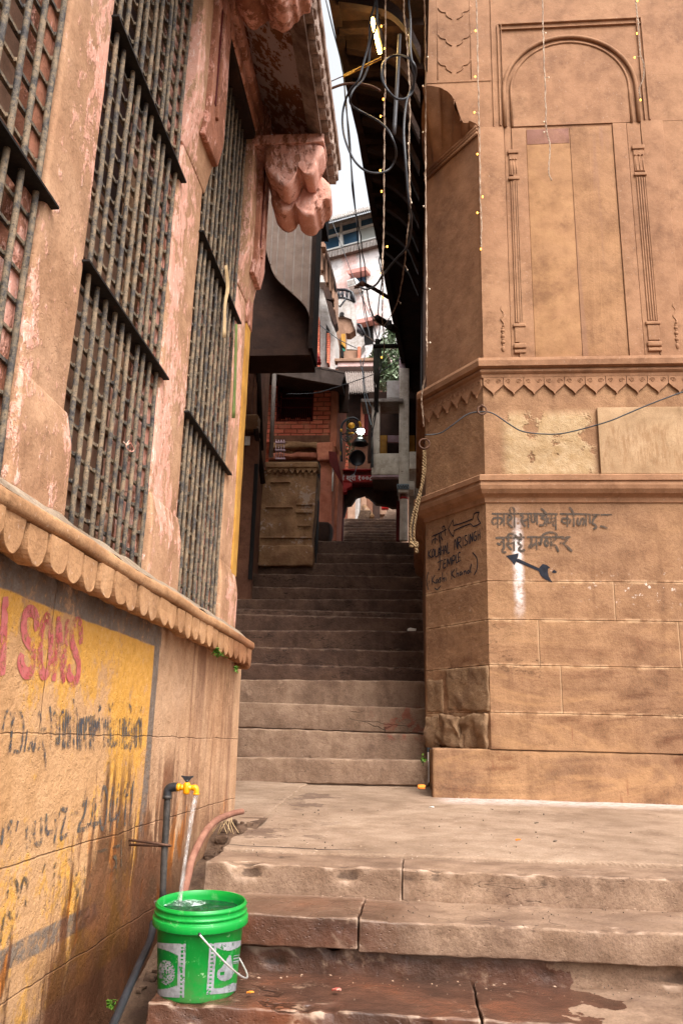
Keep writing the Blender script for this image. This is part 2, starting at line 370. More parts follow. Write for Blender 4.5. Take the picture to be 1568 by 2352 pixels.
M['clad'] = stone('faded_sheet', '7a685c', '857366', '8e7e70', 5, .15, .2, .2, rough=.6)
M['tin'] = stone('grey_tin', '877d76', '9a9088', 'a89e96', 3, .5, .2, .3, rough=.6)
M['rustytin'] = stone('weathered_tin', '5d4f48', '716259', '85766c', 6, .5, .2, .3, rough=.6)
M['pinkfar'] = stone('pink_house_paint', 'dcb4aa', 'e4c0b8', 'e8ccc4', .3, .15, .1, .1, extra=lambda g, col, h: (  # far house colours lightened, so distance haze is put into them
    g.mix(g.m_('MULTIPLY', g.mr(g.noise(.5, 7, .65), .40, .48), g.mr(g.Z, 16.2, 17.6)), col, g.ramp(g.noise(2.5, 6, .7), [(.35, 'a9a3a0'), (.5, 'd8d2ce')])), h, None))
M['greyfar'] = stone('grey_render', 'aba39c', 'c0b9b2', 'cec8c2', 1.5, .5, .4, .2)
M['tanfar'] = stone('tan_render', '8a6c58', '9c7c66', 'a98a74', .8, .3, .3, .2)
g = NT('blue_window_glass'); M['farhood'] = g.out('b98278', .8); g = NT('blue_window_glass'); M['glassfar'] = g.out(g.ramp(g.noise(.6, 3), [(.4, '2c4a62'), (.65, '4a6a84')]), .15, spec=.6)
g = NT('frosted_pane'); M['panefar'] = g.out('9a9c96', .5)
g = NT('window_dark'); M['hole'] = g.out('15100e', .8)
M['bluegrey'] = stone('blue_grey_frame', '70808c', '8595a0', '97a6b0', 2, .2, .2, .2)

def simple(name, c, rough=.5, metal=0., spec=.4, bs=60, b=.15, c2=None):
    g = NT(name)
    col = g.ramp(g.noise(18, 5, .7), [(.35, c), (.7, c2 or c)])
    return g.out(col, rough, g.bump(g.noise(bs, 3), b, .003), metal, spec)
M['cable'] = simple('black_cable', '1b1c20', .45, c2='2a2b30')
M['greypipe'] = simple('grey_conduit', '38383c', .5, c2='4a4a4e')
M['wire'] = simple('twisted_fairy_wire', '7b6250', .7, c2='b8a28c')
M['yellow'] = simple('yellow_plastic', 'd98a08', .35, spec=.5, c2='e39a12')
M['blackplastic'] = simple('black_plastic', '222224', .4, c2='303034')
M['ironpipe'] = simple('grimy_iron_pipe', '2a2725', .6, metal=.3, b=.6, c2='544c46')
M['redpipe'] = simple('dusty_red_hose', '6f4436', .75, b=.5, c2='8e6552')
M['ringiron'] = simple('rusty_ring_iron', '4a3328', .7, metal=.3, b=.6, c2='6b4a38')
M['steel'] = simple('handle_wire', 'b8b4ae', .4, metal=.5, c2='d0ccc6')
M['gold'] = simple('gold_paint', 'b07a1c', .4, metal=.3, c2='d0982c')
M['lampblack'] = simple('lamp_black_enamel', '141418', .35, c2='24242a')
M['paper'] = simple('litter_paper', 'c9c2b8', .8, c2='e0dcd4')
M['paper2'] = simple('dry_flakes', '6a5040', .9, c2='b49c84')
M['orangebit'] = simple('orange_petal', 'c8641c', .8, c2='d8862c')
M['redbit'] = simple('red_wrapper', 'a8201c', .5, c2='e0c8b0')
M['pebble'] = simple('pebble_stone', '3a2e26', .9, c2='6a5848')
M['weed'] = simple('weed_leaf', '3c5a14', .6, c2='5c8420')
M['vine'] = simple('green_vine', '4e5a2a', .7, c2='6a7038')
M['straw'] = simple('dry_strap', 'a88c66', .8, c2='c4a880')
M['acwhite'] = simple('white_enamel', 'c8c8c4', .5, c2='d8d8d4')
g = NT('rope_fibre')
wv = g.node('ShaderNodeTexWave', wave_type='BANDS', bands_direction='DIAGONAL'); g.set(wv.inputs['Vector'], g.P); wv.inputs['Scale'].default_value = 22
M['rope'] = g.out(g.mix(g.mr(wv.outputs['Fac'], .1, .6), '5c4830', '8c7252'), .9, g.bump(wv.outputs['Fac'], .8, .01))
g = NT('bulb_glow'); M['bulb'] = g.out('ffb040', .3, emit='ffa83a', es=3.2)
g = NT('tube_glow'); M['tube'] = g.out('fff0c0', .3, emit='ffc868', es=14)
g = NT('lamp_glow'); M['lampglow'] = g.out('ffffff', .3, emit='f4ffe8', es=22)
g = NT('dull_bulb'); M['dullbulb'] = g.out('c8b8a0', .2, spec=.6)

def bucketmat():
    g = NT('green_bucket_plastic')
    tc = g.node('ShaderNodeTexCoord').outputs['Object']
    col = g.mix(g.mr(g.noise(5, 4), .4, .7, 0, .5), '007f2c', '08913a')
    sc = g.mr(g.noise(1., 4, .8, vec=g.sc((60, 60, 9))), .60, .66, 0, .4)
    col = g.mix(sc, col, '4fae64')
    ch = g.m_('MULTIPLY', g.mr(g.noise(34, 5, .8), .60, .65), g.mr(g.Z, .0, -.22, .1, .75))
    col = g.mix(g.m_('MULTIPLY', g.mr(g.noise(6, 6, .75), .45, .62), g.mr(g.Z, -.15, -.31, 0, .6)), col, '4c6a3c')
    col = g.mix(ch, col, '9ac090')
    return g.out(col, .32, g.bump(g.noise(30, 3), .06, .003), spec=.5)
M['green'] = bucketmat()
g = NT('worn_grey_print')
M['print'] = g.out(g.ramp(g.noise(30, 4, .7), [(.4, '77787a'), (.6, '8f9092'), (.72, '9a9c9c')]), .45, alpha=g.mr(g.noise(22, 5, .8), .34, .42))
g = NT('bucket_water')
M['water'] = g.out(g.mix(g.mr(g.vor(1., vec=g.sc((14, 14, 14))), .0, .3), 'b8d8c4', '0c3a20'), .06, g.bump(g.noise(26, 4, dist=1.2), .9, .02), spec=.7)
g = NT('foaming_water'); M['foam'] = g.out('c8d8d0', .2, g.bump(g.noise(60, 4), .8, .01), spec=.6, alpha=g.mr(g.noise(34, 5, .8), .46, .62, .05, .75))
g = NT('falling_water')
M['jet'] = g.out(g.ramp(g.noise(1., 4, .7, vec=g.sc((160, 160, 5))), [(.35, '8a8078'), (.6, 'd0cac6')]), .12, g.bump(g.noise(1., 3, vec=g.sc((140, 140, 6))), .5, .01), spec=.6,
                 alpha=g.mr(g.noise(1., 4, .7, vec=g.sc((190, 190, 4))), .40, .70, .08, .5))

def paint(name, c, lo, hi, c2=None):
    g = NT(name)
    n = g.m_('ADD', g.m_('MULTIPLY', g.noise(12, 5, .75), .55), g.m_('MULTIPLY', g.noise(70, 4, .8), .45))
    return g.out(g.ramp(g.noise(20, 4), [(.3, c), (.7, c2 or c)]), .85, alpha=g.mr(n, lo, hi), spec=.1)
M['inkfaint'] = paint('faded_black_lettering', '403a34', .36, .54, '54463c')
M['ink'] = paint('black_brush_lettering', '1c1c20', .30, .40, '2a2c34')
M['inkworn'] = paint('worn_navy_lettering', '42434c', .44, .57, '605a50')
M['inkgrey'] = paint('worn_grey_lettering', '4a4238', .47, .60, '5a5044')
M['redink'] = paint('worn_red_lettering', 'a8484a', .42, .55, 'b8706a')
M['wht'] = simple('white_lettering', 'b8aaa8', .7)
M['blueink'] = simple('blue_lettering', '1c4a6e', .8)
def leafmat(name, a, b, c):
    g = NT(name)
    r = g.node('ShaderNodeObjectInfo')
    n = g.noise(2.6, 3)
    return g.out(g.ramp(n, [(.35, a), (.52, b), (.66, c)]), .55, spec=.4)
M['leaf'] = leafmat('tree_leaf', '3a4a2a', '68785a', 'a0ab94')
M['bark'] = simple('tree_bark', '3a2c22', .9, b=.6, c2='55443a')

# ------------------------------------------------------------------ mesh helpers
def nv(p, f, a):
    v = noise.noise_vector(p * f) + noise.noise_vector(p * f * 2.7) * .4
    return p + v * a

class MB:
    def __init__(s): s.v = []; s.f = []; s.sm = []
    def add(s, vs, fs, smooth=False):
        b = len(s.v); s.v += [Vector(v) for v in vs]
        for f in fs: s.f.append(tuple(i + b for i in f)); s.sm.append(smooth)
        return s
    def box(s, x0, x1, y0, y1, z0, z1):
        vs = [(x, y, z) for x in (x0, x1) for y in (y0, y1) for z in (z0, z1)]
        return s.add(vs, [(0, 1, 3, 2), (4, 6, 7, 5), (0, 4, 5, 1), (2, 3, 7, 6), (0, 2, 6, 4), (1, 5, 7, 3)])
    def hexa(s, c):          # 8 corners: bottom 4 ccw, top 4 ccw
        return s.add(c, [(3, 2, 1, 0), (4, 5, 6, 7), (0, 1, 5, 4), (1, 2, 6, 5), (2, 3, 7, 6), (3, 0, 4, 7)])
    def rbox(s, x0, x1, y0, y1, z0, z1, b=.01, seg=.03, amp=.0, freq=6, fn=None):
        lo = Vector((x0, y0, z0)); hi = Vector((x1, y1, z1))
        b = min(b, min(hi - lo) * .45)
        def lines(a, c):
            L = c - a; n = max(1, min(160, int((L - 2 * b) / seg)))
            return [a, a + b * .3, a + b * .65] + [a + b + (L - 2 * b) * i / n for i in range(n + 1)] + [c - b * .65, c - b * .3, c]
        ls = [lines(lo[i], hi[i]) for i in range(3)]
        def mp(p):
            q = Vector([min(max(p[i], lo[i] + b), hi[i] - b) for i in range(3)])
            d = p - q
            if d.length > 1e-9: p = q + d.normalized() * b
            if amp: p = nv(p, freq, amp)
            if fn: p = fn(p)
            return p
        for a in range(3):
            u, w = (a + 1) % 3, (a + 2) % 3
            for side in (0, 1):
                val = hi[a] if side else lo[a]
                nu, nw = len(ls[u]), len(ls[w])
                vs = []
                for i in ls[u]:
                    for j in ls[w]:
                        p = Vector((0, 0, 0)); p[a] = val; p[u] = i; p[w] = j
                        vs.append(mp(p))
                fs = []
                for i in range(nu - 1):
                    for j in range(nw - 1):
                        k = i * nw + j
                        q = (k, k + nw, k + nw + 1, k + 1)
                        fs.append(q if side else q[::-1])
                s.add(vs, fs, True)
        return s
    def tube(s, pts, r, n=8, closed=False, cap=True, r2=None):
        pts = [Vector(p) for p in pts]; N = len(pts)
        if N < 2: return s
        vs = []; up = None
        for i, p in enumerate(pts):
            if closed: t = pts[(i + 1) % N] - pts[i - 1]
            else: t = pts[min(i + 1, N - 1)] - pts[max(i - 1, 0)]
            if t.length < 1e-9: t = Vector((0, 0, 1))
            t.normalize()
            if up is None:
                up = Vector((0, 0, 1)) if abs(t.z) < .9 else Vector((1, 0, 0))
            a = (up - t * up.dot(t))
            if a.length < 1e-6: a = t.orthogonal()
            a.normalize(); up = a
            b = t.cross(a)
            rr = r if r2 is None else r + (r2 - r) * i / (N - 1)
            for k in range(n):
                an = 2 * math.pi * k / n
                vs.append(p + (a * math.cos(an) + b * math.sin(an)) * rr)
        fs = []
        for i in range(N if closed else N - 1):
            j = (i + 1) % N
            for k in range(n):
                l = (k + 1) % n
                fs.append((i * n + k, i * n + l, j * n + l, j * n + k))
        if cap and not closed:
            fs.append(tuple(range(n))[::-1]); fs.append(tuple((N - 1) * n + k for k in range(n)))
        return s.add(vs, fs, True)
    def lathe(s, c, prof, n=40, axis=None, ang=2 * math.pi, a0=0.):
        c = Vector(c); vs = []; full = abs(ang - 2 * math.pi) < 1e-6
        m = n if full else n + 1
        q = Vector((0, 0, 1)).rotation_difference(Vector(axis)) if axis else None
        for r, z in prof:
            for k in range(m):
                a = a0 + ang * k / n
                v = Vector((r * math.cos(a), r * math.sin(a), z))
                vs.append(c + (q @ v if q else v))
        fs = []
        for i in range(len(prof) - 1):
            for k in range(n):
                l = (k + 1) % m
                fs.append((i * m + k, i * m + l, (i + 1) * m + l, (i + 1) * m + k))
        return s.add(vs, fs, True)
    def ball(s, c, r, n=8):
        return s.lathe(c, [(r * math.sin(math.pi * i / n) + 1e-5, -r * math.cos(math.pi * i / n)) for i in range(n + 1)], n + 2)
    def prism(s, poly, d):       # poly: 3-d points, extruded by vector d
        poly = [Vector(p) for p in poly]; d = Vector(d); n = len(poly)
        vs = poly + [p + d for p in poly]
        fs = [tuple(range(n)), tuple(range(2 * n - 1, n - 1, -1))] + [(i, i + n, (i + 1) % n + n, (i + 1) % n) for i in range(n)]
        return s.add(vs, fs)
    def quad(s, a, b, c, d, th=None):
        if th is None: return s.add([a, b, c, d], [(0, 1, 2, 3)])
        return s.prism([a, b, c, d], th)
    def grid(s, fn, nu, nv_, smooth=True, flip=False):
        vs = [fn(i / nu, j / nv_) for i in range(nu + 1) for j in range(nv_ + 1)]
        fs = []
        for i in range(nu):
            for j in range(nv_):
                k = i * (nv_ + 1) + j
                q = (k, k + 1, k + nv_ + 2, k + nv_ + 1)
                fs.append(q[::-1] if flip else q)
        return s.add(vs, fs, smooth)
    def build(s, name, mat, parent=None, smooth=None):
        me = bpy.data.meshes.new(name)
        off = Vector(parent_off(parent)) if parent else Vector((0, 0, 0))
        me.from_pydata([tuple(v - off) for v in s.v], [], s.f)
        me.polygons.foreach_set('use_smooth', s.sm if smooth is None else [smooth] * len(s.f))
        me.update()
        if isinstance(mat, str): mat = M[mat]
        me.materials.append(mat)
        o = bpy.data.objects.new(name, me)
        COL.objects.link(o)
        if parent: o.parent = parent
        return o
def parent_off(p):
    v = Vector((0, 0, 0))
    while p: v += p.location; p = p.parent
    return v
def tag(o, label=None, cat=None, group=None, kind=None):
    if label: o['label'] = label
    if cat: o['category'] = cat
    if group: o['group'] = group
    if kind: o['kind'] = kind
    return o
def thing(name, label, cat, loc, group=None):
    o = bpy.data.objects.new(name, None)
    o.empty_display_size = .1
    o.location = loc
    COL.objects.link(o)
    return tag(o, label, cat, group)
def fixn(o):     # consistent outward normals
    import bmesh
    b = bmesh.new(); b.from_mesh(o.data); bmesh.ops.recalc_face_normals(b, faces=b.faces); b.to_mesh(o.data); b.free()
    return o

def catmull(P, n=6, closed=False):
    P = [Vector(p) for p in P]; N = len(P); out = []
    for i in range(N if closed else N - 1):
        if closed: a, b, c, d = P[i - 1], P[i], P[(i + 1) % N], P[(i + 2) % N]
        else: a, b, c, d = P[max(i - 1, 0)], P[i], P[i + 1], P[min(i + 2, N - 1)]
        for k in range(n):
            t = k / n
            out.append(.5 * ((2 * b) + (c - a) * t + (2 * a - 5 * b + 4 * c - d) * t * t + (3 * b - a - 3 * c + d) * t ** 3))
    if not closed: out.append(P[-1])
    return out
def ribbon(mb, pts, w, nrm, th=.002):
    """flat brush stroke lying on a surface with normal nrm"""
    pts = [Vector(p) for p in pts]; n = len(pts); nrm = Vector(nrm)
    L = []; Rr = []
    for i, p in enumerate(pts):
        t = (pts[min(i + 1, n - 1)] - pts[max(i - 1, 0)])
        if t.length < 1e-9: continue
        t.normalize(); s = t.cross(nrm).normalized() * (w / 2)
        e = t * (w * .3) * (1 if i == n - 1 else -1 if i == 0 else 0)
        k = .75 if i in (0, n - 1) else 1.
        L.append(p + s * k + e); Rr.append(p - s * k + e)
    vs = [p + nrm * th for p in L + Rr]; m = len(L)
    mb.add(vs, [(i, i + 1, m + i + 1, m + i) for i in range(m - 1)])

# ================================================================== SETTING
g_ = MB(); g_.box(-90, 90, -60, 160, -2.0, -.95)
tag(g_.build('ground', 'ground'), kind='structure')

def wavy(a, f, s=0):
    def fn(p):
        n = noise.noise(Vector((p.x * f, s, p.z * 2)))
        m = noise.noise(Vector((p.x * f * 4, s + 5, p.y * 3)))
        return p + Vector((0, n * a + m * a * .4, n * a * .35 + m * a * .25))
    return fn
# landing, gently rising towards the stair
def land(p):
    k = max(0., p.y - 3.68) * .05
    n = noise.noise(Vector((p.x * 1.5, p.y * 1.5, 3))) * .008 + noise.noise(Vector((p.x * 7, p.y * 7, 3))) * .003
    e = noise.noise(Vector((p.x * 2.3, 1, 4))) * .02 + noise.noise(Vector((p.x * 9, 2, 4))) * .01
    q = Vector((p.x, p.y, p.z + k + n * (1 if p.z > -.05 else 0)))
    if p.y < 4.0: q.y += e
    if p.x < -.8: q.x += noise.noise(Vector((1, p.y * 5, 2))) * .03
    return q
lb = MB().rbox(-.88, 3.6, 4.02, 7.4, -.5, 0, .012, .05, .0, fn=land)
lb.rbox(-3.2, -.86, 4.7, 9.6, -.5, .01, .01, .08, fn=land)
tag(lb.build('landing_pavement', 'floor'), kind='structure')
# rubble filling the gutter between wall and steps
rb = MB()
def gut(u, v):
    y = 2.2 + u * 2.75; x = -1.06 + v * .24
    z = -.62 + max(0, y - 2.9) * .38 + noise.noise(Vector((x * 9, y * 9, 0))) * .03 + v * .02
    z = min(z, .05 * max(0, y - 3.68) + .01)
    return Vector((x, y, z))
rb.grid(gut, 60, 8, flip=True)
for i in range(50):
    y = 3.3 + random.random() * 1.6; x = -1.02 + random.random() * .16
    s_ = .008 + random.random() * .02
    q = gut((y - 2.2) / 2.75, (x + 1.06) / .24)
    a = MB().rbox(q.x - s_, q.x + s_, q.y - s_, q.y + s_, q.z - s_ * .4, q.z + s_ * .9, s_ * .4, s_, s_ * .5, 30)
    rb.add(a.v, a.f, True)
tag(rb.build('gutter_rubble', 'dirt'), kind='stuff')

# ------------------------------------------------------------------ front steps
fs = thing('stone_steps', 'broad worn front steps below the landing, dark and wet where the bucket stands', 'steps', (0.8, 3.3, -.95))
def crackfn(seed, xs):
    w = wavy(.007, 2.2, seed)
    def fn(p):
        q = w(p)
        for xc in xs:
            d = abs(p.x - xc + .02 * math.sin(p.z * 40))
            if d < .03 and p.y < 3.9: q += Vector((0, .03, -.012)) * (1 - d / .03)
        return q
    return fn
def slabs(parts, mat='step'):
    for (x0, x1, y0, y1, z0, z1, b, seed) in parts:
        base = crackfn(seed, ())
        def base2(p, y0=y0, z1=z1, seed=seed, base=base):
            q = base(p)
            if p.z > z1 - .05 and p.y < y0 + .05:
                n = noise.noise(Vector((p.x * 5, seed, 3))) + .6 * noise.noise(Vector((p.x * 17, seed, p.z * 20)))
                k = max(0, n - .15) * .05
                q += Vector((0, k, -k * .7))
            q += noise.noise_vector(Vector((p.x * 14, p.y * 14, p.z * 14 + seed))) * .004
            return q
        if y0 < 4 and mat == 'step':
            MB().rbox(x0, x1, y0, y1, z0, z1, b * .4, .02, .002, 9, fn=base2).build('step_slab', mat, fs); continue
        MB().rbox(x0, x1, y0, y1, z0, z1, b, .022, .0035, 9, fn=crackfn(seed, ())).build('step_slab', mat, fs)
slabs([
    (-.87, -.0475, 3.68, 4.14, -.13, .002, .02, 1), (-.045, 3.6, 3.685, 4.14, -.13, .0, .02, 2),
    (-.86, -.199, 3.255, 3.72, -.215, -.112, .018, 3), (-.196, 3.6, 3.265, 3.72, -.225, -.118, .022, 4),
    (-.85, 3.6, 3.305, 3.72, -.34, -.222, .012, 5),
    (-.84, .205, 2.88, 3.36, -.41, -.308, .02, 6), (.212, 3.6, 2.89, 3.36, -.415, -.312, .018, 7),
    (-.84, 3.6, 2.955, 3.4, -.62, -.402, .012, 8),
    (-.84, 3.6, 2.3, 3.0, -.95, -.50, .02, 9)])

# ------------------------------------------------------------------ the stair up the alley
st = thing('stone_staircase', 'long dark flight of uneven stone steps climbing the alley between the walls', 'staircase', (-.9, 6.95, 0))
ys = [1744, 1679, 1619, 1563, 1528, 1490, 1448, 1415, 1403, 1376, 1351, 1321, 1293, 1271, 1243, 1237, 1230, 1224, 1218, 1211, 1205, 1197, 1191]
treads = []
Y = 6.95; zp = .16
for i, y in enumerate(ys):
    if i == 15:
        MB().box(-2.2, .35, 11.9, 13.45, zp - .4, zp - .01).build('platform', 'shaded_step', st); Y = 13.4
    p = ay(Y, 770 if i < 14 else 850, y)
    z1 = p.z; z0 = zp - .02
    xr = .115 if Y < 12 else .35
    xl = -2.15 if i < 15 else ay(Y, 789, 1200).x
    if i >= 15: xr = ay(Y, 916, 1200).x
    fn = wavy(.012, 1.6, i * 3.1)
    tl = .0 + (.012 if i % 3 else -.01)
    def f2(p, fn=fn, tl=tl, zt=z1):
        q = fn(p); q.z += (-.9 - p.x) * tl
        return q
    m = 'step' if i < 4 else 'shaded_step'
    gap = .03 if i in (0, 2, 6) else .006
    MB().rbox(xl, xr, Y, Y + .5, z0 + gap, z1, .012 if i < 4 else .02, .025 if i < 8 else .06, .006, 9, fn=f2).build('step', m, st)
    MB().box(xl - .05, xr, Y + .035, Y + .6, z0 - .3, z0 + gap + .03).build('step_bed', 'shaded_step', st)
    treads.append((Y, z1))
    Y += .32 if i < 14 else .42
    zp = z1
ZT = zp; YT = Y

# ================================================================== LEFT BUILDING
XL = -1.05
lbld = thing('pink_riverside_building', 'tall pink limewashed stone building on the left with barred windows over a painted wall', 'building', (-1.3, 3.0, -.9))
def wl(p):
    n = noise.noise(Vector((p.y * 1.1, p.z * 1.6, 1))) * .006 + noise.noise(Vector((p.y * 7, p.z * 7, 1))) * .0025
    q = p.copy()
    if p.x > -1.2: q.x += n
    if p.y > 5: q.y += noise.noise(Vector((p.z * 5, 2, 1))) * .012
    return q
MB().rbox(-1.7, XL, -2.2, 5.1, -.95, .955, .02, .05, fn=wl).build('lower_wall', 'advert', lbld)
# ledge with its row of rounded corbels
def lw(p):
    return p + Vector((noise.noise(p * 4) * .006, 0, noise.noise(Vector((p.y * 2, 1, 2))) * .008 + noise.noise(Vector((p.y * 14, 1, 2))) * .003))
MB().rbox(-1.6, -.945, -2.2, 4.93, 1.015, 1.062, .018, .03, .002, 14, fn=lw).build('ledge', 'cornice', lbld)
MB().rbox(-1.6, -1.022, -2.2, 4.89, .95, 1.02, .006, .04, .002, 14).build('corbel_bed', 'cornice', lbld)
def mort(u, v):
    y = -2.2 + u * 7.12; x = -.962 - v * .10
    return Vector((x + noise.noise(Vector((y * 5, v, 3))) * .012, y, 1.062 + v * .075 + noise.noise(Vector((y * 8, v * 2, 3))) * .008))
MB().grid(mort, 260, 5, flip=True).build('mortar_fillet', 'mortar', lbld)
def tooth(yc, w=.108):
    mb = MB(); n = 14; prof = []
    pts = [(-w / 2, 1.012)]
    for k in range(n + 1):
        a = math.pi * k / n
        pts.append((-w / 2 * math.cos(a) * (1 if .15 < k / n < .85 else .98), .972 - .060 * math.sin(a) ** 1.0))
    pts.append((w / 2, 1.012))
    jx = random.uniform(-.004, .004); jz = random.uniform(-.006, .006)
    layers = [(-1.05, .55), (-1.0, .86), (-.972, .985), (-.957 + jx, 1.0), (-.955 + jx, .975)]
    vs = []
    for (x, sc_) in layers:
        for (a, z) in pts:
            zz = 1.012 + (z - 1.012) * (.45 + .55 * sc_ if x > -1.04 else .62) + (jz if z < 1.0 else 0)
            vs.append(nv(Vector((x, yc + a * (.9 + .1 * sc_), zz)), 22, .0035))
    m = len(pts); fs_ = []
    for l in range(len(layers) - 1):
        for k in range(m - 1):
            fs_.append((l * m + k, l * m + k + 1, (l + 1) * m + k + 1, (l + 1) * m + k))
        fs_.append((l * m + m - 1, l * m, (l + 1) * m, (l + 1) * m + m - 1))
    fs_.append(tuple((len(layers) - 1) * m + k for k in range(m)))
    mb.add(vs, fs_)
    o = fixn(mb.build('corbel', 'cornice', lbld)); return o
y = 1.49
while y < 4.86:
    tooth(y + random.uniform(-.005, .005), .107 + random.uniform(-.008, .006)); y += .1235
# end of the ledge, turned round the corner
MB().rbox(-1.12, -.962, 4.87, 4.935, .90, 1.03, .022, .02, .004, 14).build('ledge_return', 'cornice', lbld)

# upper wall: piers
XP = -1.085
def pf(p): return p + Vector((noise.noise(p * 3) * .004 + noise.noise(p * 15) * .0015, noise.noise(p * 4 + Vector((9, 0, 0))) * .004, 0))
piers = [(-2.0, .85), (2.02, 2.335), (3.2, 3.6), (4.48, 4.86)]
for i, (a, b) in enumerate(piers):
    MB().rbox(-1.45, XP, a, b, 1.05, 5.2, .018, .05, .0, fn=pf).build('pier', 'pink', lbld)
    # splayed rebate strip beside the opening
    MB().rbox(-1.2, XP - .03, a - .07, a + .01, 1.06, 5.2, .01, .06, .0, fn=pf).build('jamb', 'pinkfull', lbld)
    MB().rbox(-1.2, XP - .03, b - .01, b + .02, 1.06, 5.2, .01, .06, .0, fn=pf).build('jamb', 'pink', lbld)
    # base block with tapering top
    def bf(p, a=a, b=b):
        q = pf(p)
        if p.z > 1.36:
            k = min(1, (p.z - 1.36) / .12); q.x -= k * .02
            mid = (a + b) / 2; q.y = mid + (q.y - mid) * (1 - .10 * k)
        return q
    MB().rbox(-1.3, XP + .024, a - .02, b + .03, 1.05, 1.48, .014, .03, .0, fn=bf).build('pier_base', 'pink', lbld)
    if i == 0: continue
    zt = (3.18, 3.22, 3.24)[i - 1]
    # projecting panel above, with a pointed foot
    def tf(p, a=a, b=b, zt=zt):
        q = pf(p)
        if p.z < zt + .28:
            k = (zt + .28 - p.z) / .28
            if p.x > -1.12: q.x -= k * .05
            q.z -= (b - p.y) / (b - a) * .03
        return q
    MB().rbox(-1.3, -1.03, a - .02, b + .02, zt, 5.2, .008, .04, .0, fn=tf).build('upper_panel', 'pink', lbld)
    MB().rbox(-1.2, -1.0, a + .14, b + .015, zt + .16, 5.2, .008, .04, .0, fn=tf).build('upper_panel', 'pinkfull', lbld)
    MB().box(-1.02, -.996, a + .19, a + .212, zt + .36, zt + .95).build('panel_slot', 'darkred', lbld)
    MB().rbox(-1.2, -.985, a + .22, a + .25, zt + .3, 5.2, .006, .05, .0, fn=pf).build('panel_rib', 'pinkfull', lbld)
# body behind and the return round the corner
MB().box(-4.2, -1.42, -2.2, 4.84, .9, 9).build('rear_wall', 'shutter', lbld)
MB().box(-4.2, -1.66, -2.2, 5.08, -.95, .94).build('rear_wall', 'brown', lbld)
# yellow strip on the end pier
MB().rbox(-1.12, -1.075, 4.76, 4.885, 1.45, 3.1, .004, .05, .0, fn=pf).build('painted_strip', 'yellowpaint', lbld)
MB().rbox(-1.3, -1.07, 4.74, 4.9, 3.1, 3.4, .01, .04, .0, fn=pf).build('pier_cap', 'pinkfull', lbld)
# shutters / wall seen behind the bars
for (a, b, x) in ((.8, 2.06, -1.17), (2.3, 3.24, -1.30), (3.56, 4.5, -1.30)):
    MB().rbox(x - .1, x, a, b, 1.05, 2.62 if a > 1 else 5.2, .01, .08).build('shutter_board', 'shutter', lbld)
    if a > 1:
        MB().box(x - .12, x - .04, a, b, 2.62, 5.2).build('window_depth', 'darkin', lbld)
        for zr in (1.38, 1.72, 2.3, 2.62):
            MB().box(x, x + .018, a, b, zr, zr + .035).build('shutter_rail', 'shutter', lbld)

def grille(a, b, z0, z1, nb, zs_flat, sp=.092):
    gr = bpy.data.objects.new('window_grille', None); COL.objects.link(gr)
    gr.location = Vector((-1.1, (a + b) / 2, z0)) - lbld.location; gr.parent = lbld
    step = (b - a) / nb
    for i in range(nb):
        y = a + step * (i + .5) + random.uniform(-.006, .006)
        lean = random.uniform(-.006, .006); bw = random.uniform(-.006, .006); bp_ = random.uniform(0, 6)
        pts = [(-1.092 + random.uniform(-.002, .002), y + lean * (z - z0) + bw * math.sin(z * 2.1 + bp_) + random.uniform(-.001, .001), z) for z in [z0 + (z1 - z0) * k / 24 for k in range(25)]]
        MB().tube(pts, .0098, 8).build('bar', 'bar', gr)
    cr = MB()
    z = z0 + .06; 
    while z < z1:
        cr.box(-1.118, -1.106, a - .03, b + .01, z - .0055, z + .0055); z += sp
        for i in range(nb):
            y = a + step * (i + .5)
            cr.rbox(-1.112, -1.098, y - .006, y + .016, z - sp - .008, z - sp + .008, .004, .02, .003, 40)
    cr.build('cross_rods', 'bar', gr)
    for zf in zs_flat:
        MB().box(-1.14, -1.058, a - .04, b + .035, zf - .004, zf + .004).build('flat_bar', 'iron', gr)
    MB().tube([(-1.125, a + .02, z0), (-1.125, a + .02, z1)], .008, 6).build('frame_rod', 'iron', gr)
    return gr
grille(1.1, 2.03, 1.05, 5.0, 10, (2.02, 3.02))
grille(2.35, 3.2, 1.05, 5.0, 10, (2.0, 3.0))
grille(3.61, 4.5, 1.05, 4.25, 10, (1.99, 2.97))
# timber and moulded architrave above the third window
def beam(pa, pb, w, h, name, mat):
    pass
MB().rbox(-1.35, -1.03, 3.62, 4.62, 4.26, 4.33, .01, .05).build('lintel', 'timber', lbld)
for k, (x, z0, z1, m) in enumerate(((-1.02, 4.33, 4.42, 'pinkfull'), (-1.045, 4.42, 4.46, 'darkred'), (-1.0, 4.46, 4.56, 'pinkfull'), (-1.03, 4.56, 4.75, 'pinkfull'))):
    MB().rbox(-1.3, x, 3.58, 4.88, z0, z1, .015, .05, .002, 8).build('architrave', m, lbld)
# sloping stone eave with carved fringe
A_ = Vector((-1.05, 0, 4.70)); B_ = Vector((-.60, 0, 4.32))
def eave(y0, y1, n=40):
    mb = MB()
    def f(u, v):
        p = A_.lerp(B_, v); p.y = y0 + (y1 - y0) * u
        return nv(p, 3, .004)
    mb.grid(f, n, 10)
    def f2(u, v):
        p = A_.lerp(B_, v); p.y = y0 + (y1 - y0) * u; p.z += .06
        return p
    mb.grid(f2, n, 4, flip=True)
    return mb
eave(.8, 4.9).build('eave_soffit', 'soffit', lbld)
MB().box(-1.06, -.58, 4.88, 4.905, 4.30, 4.62).build('eave_end', 'soffit', lbld)
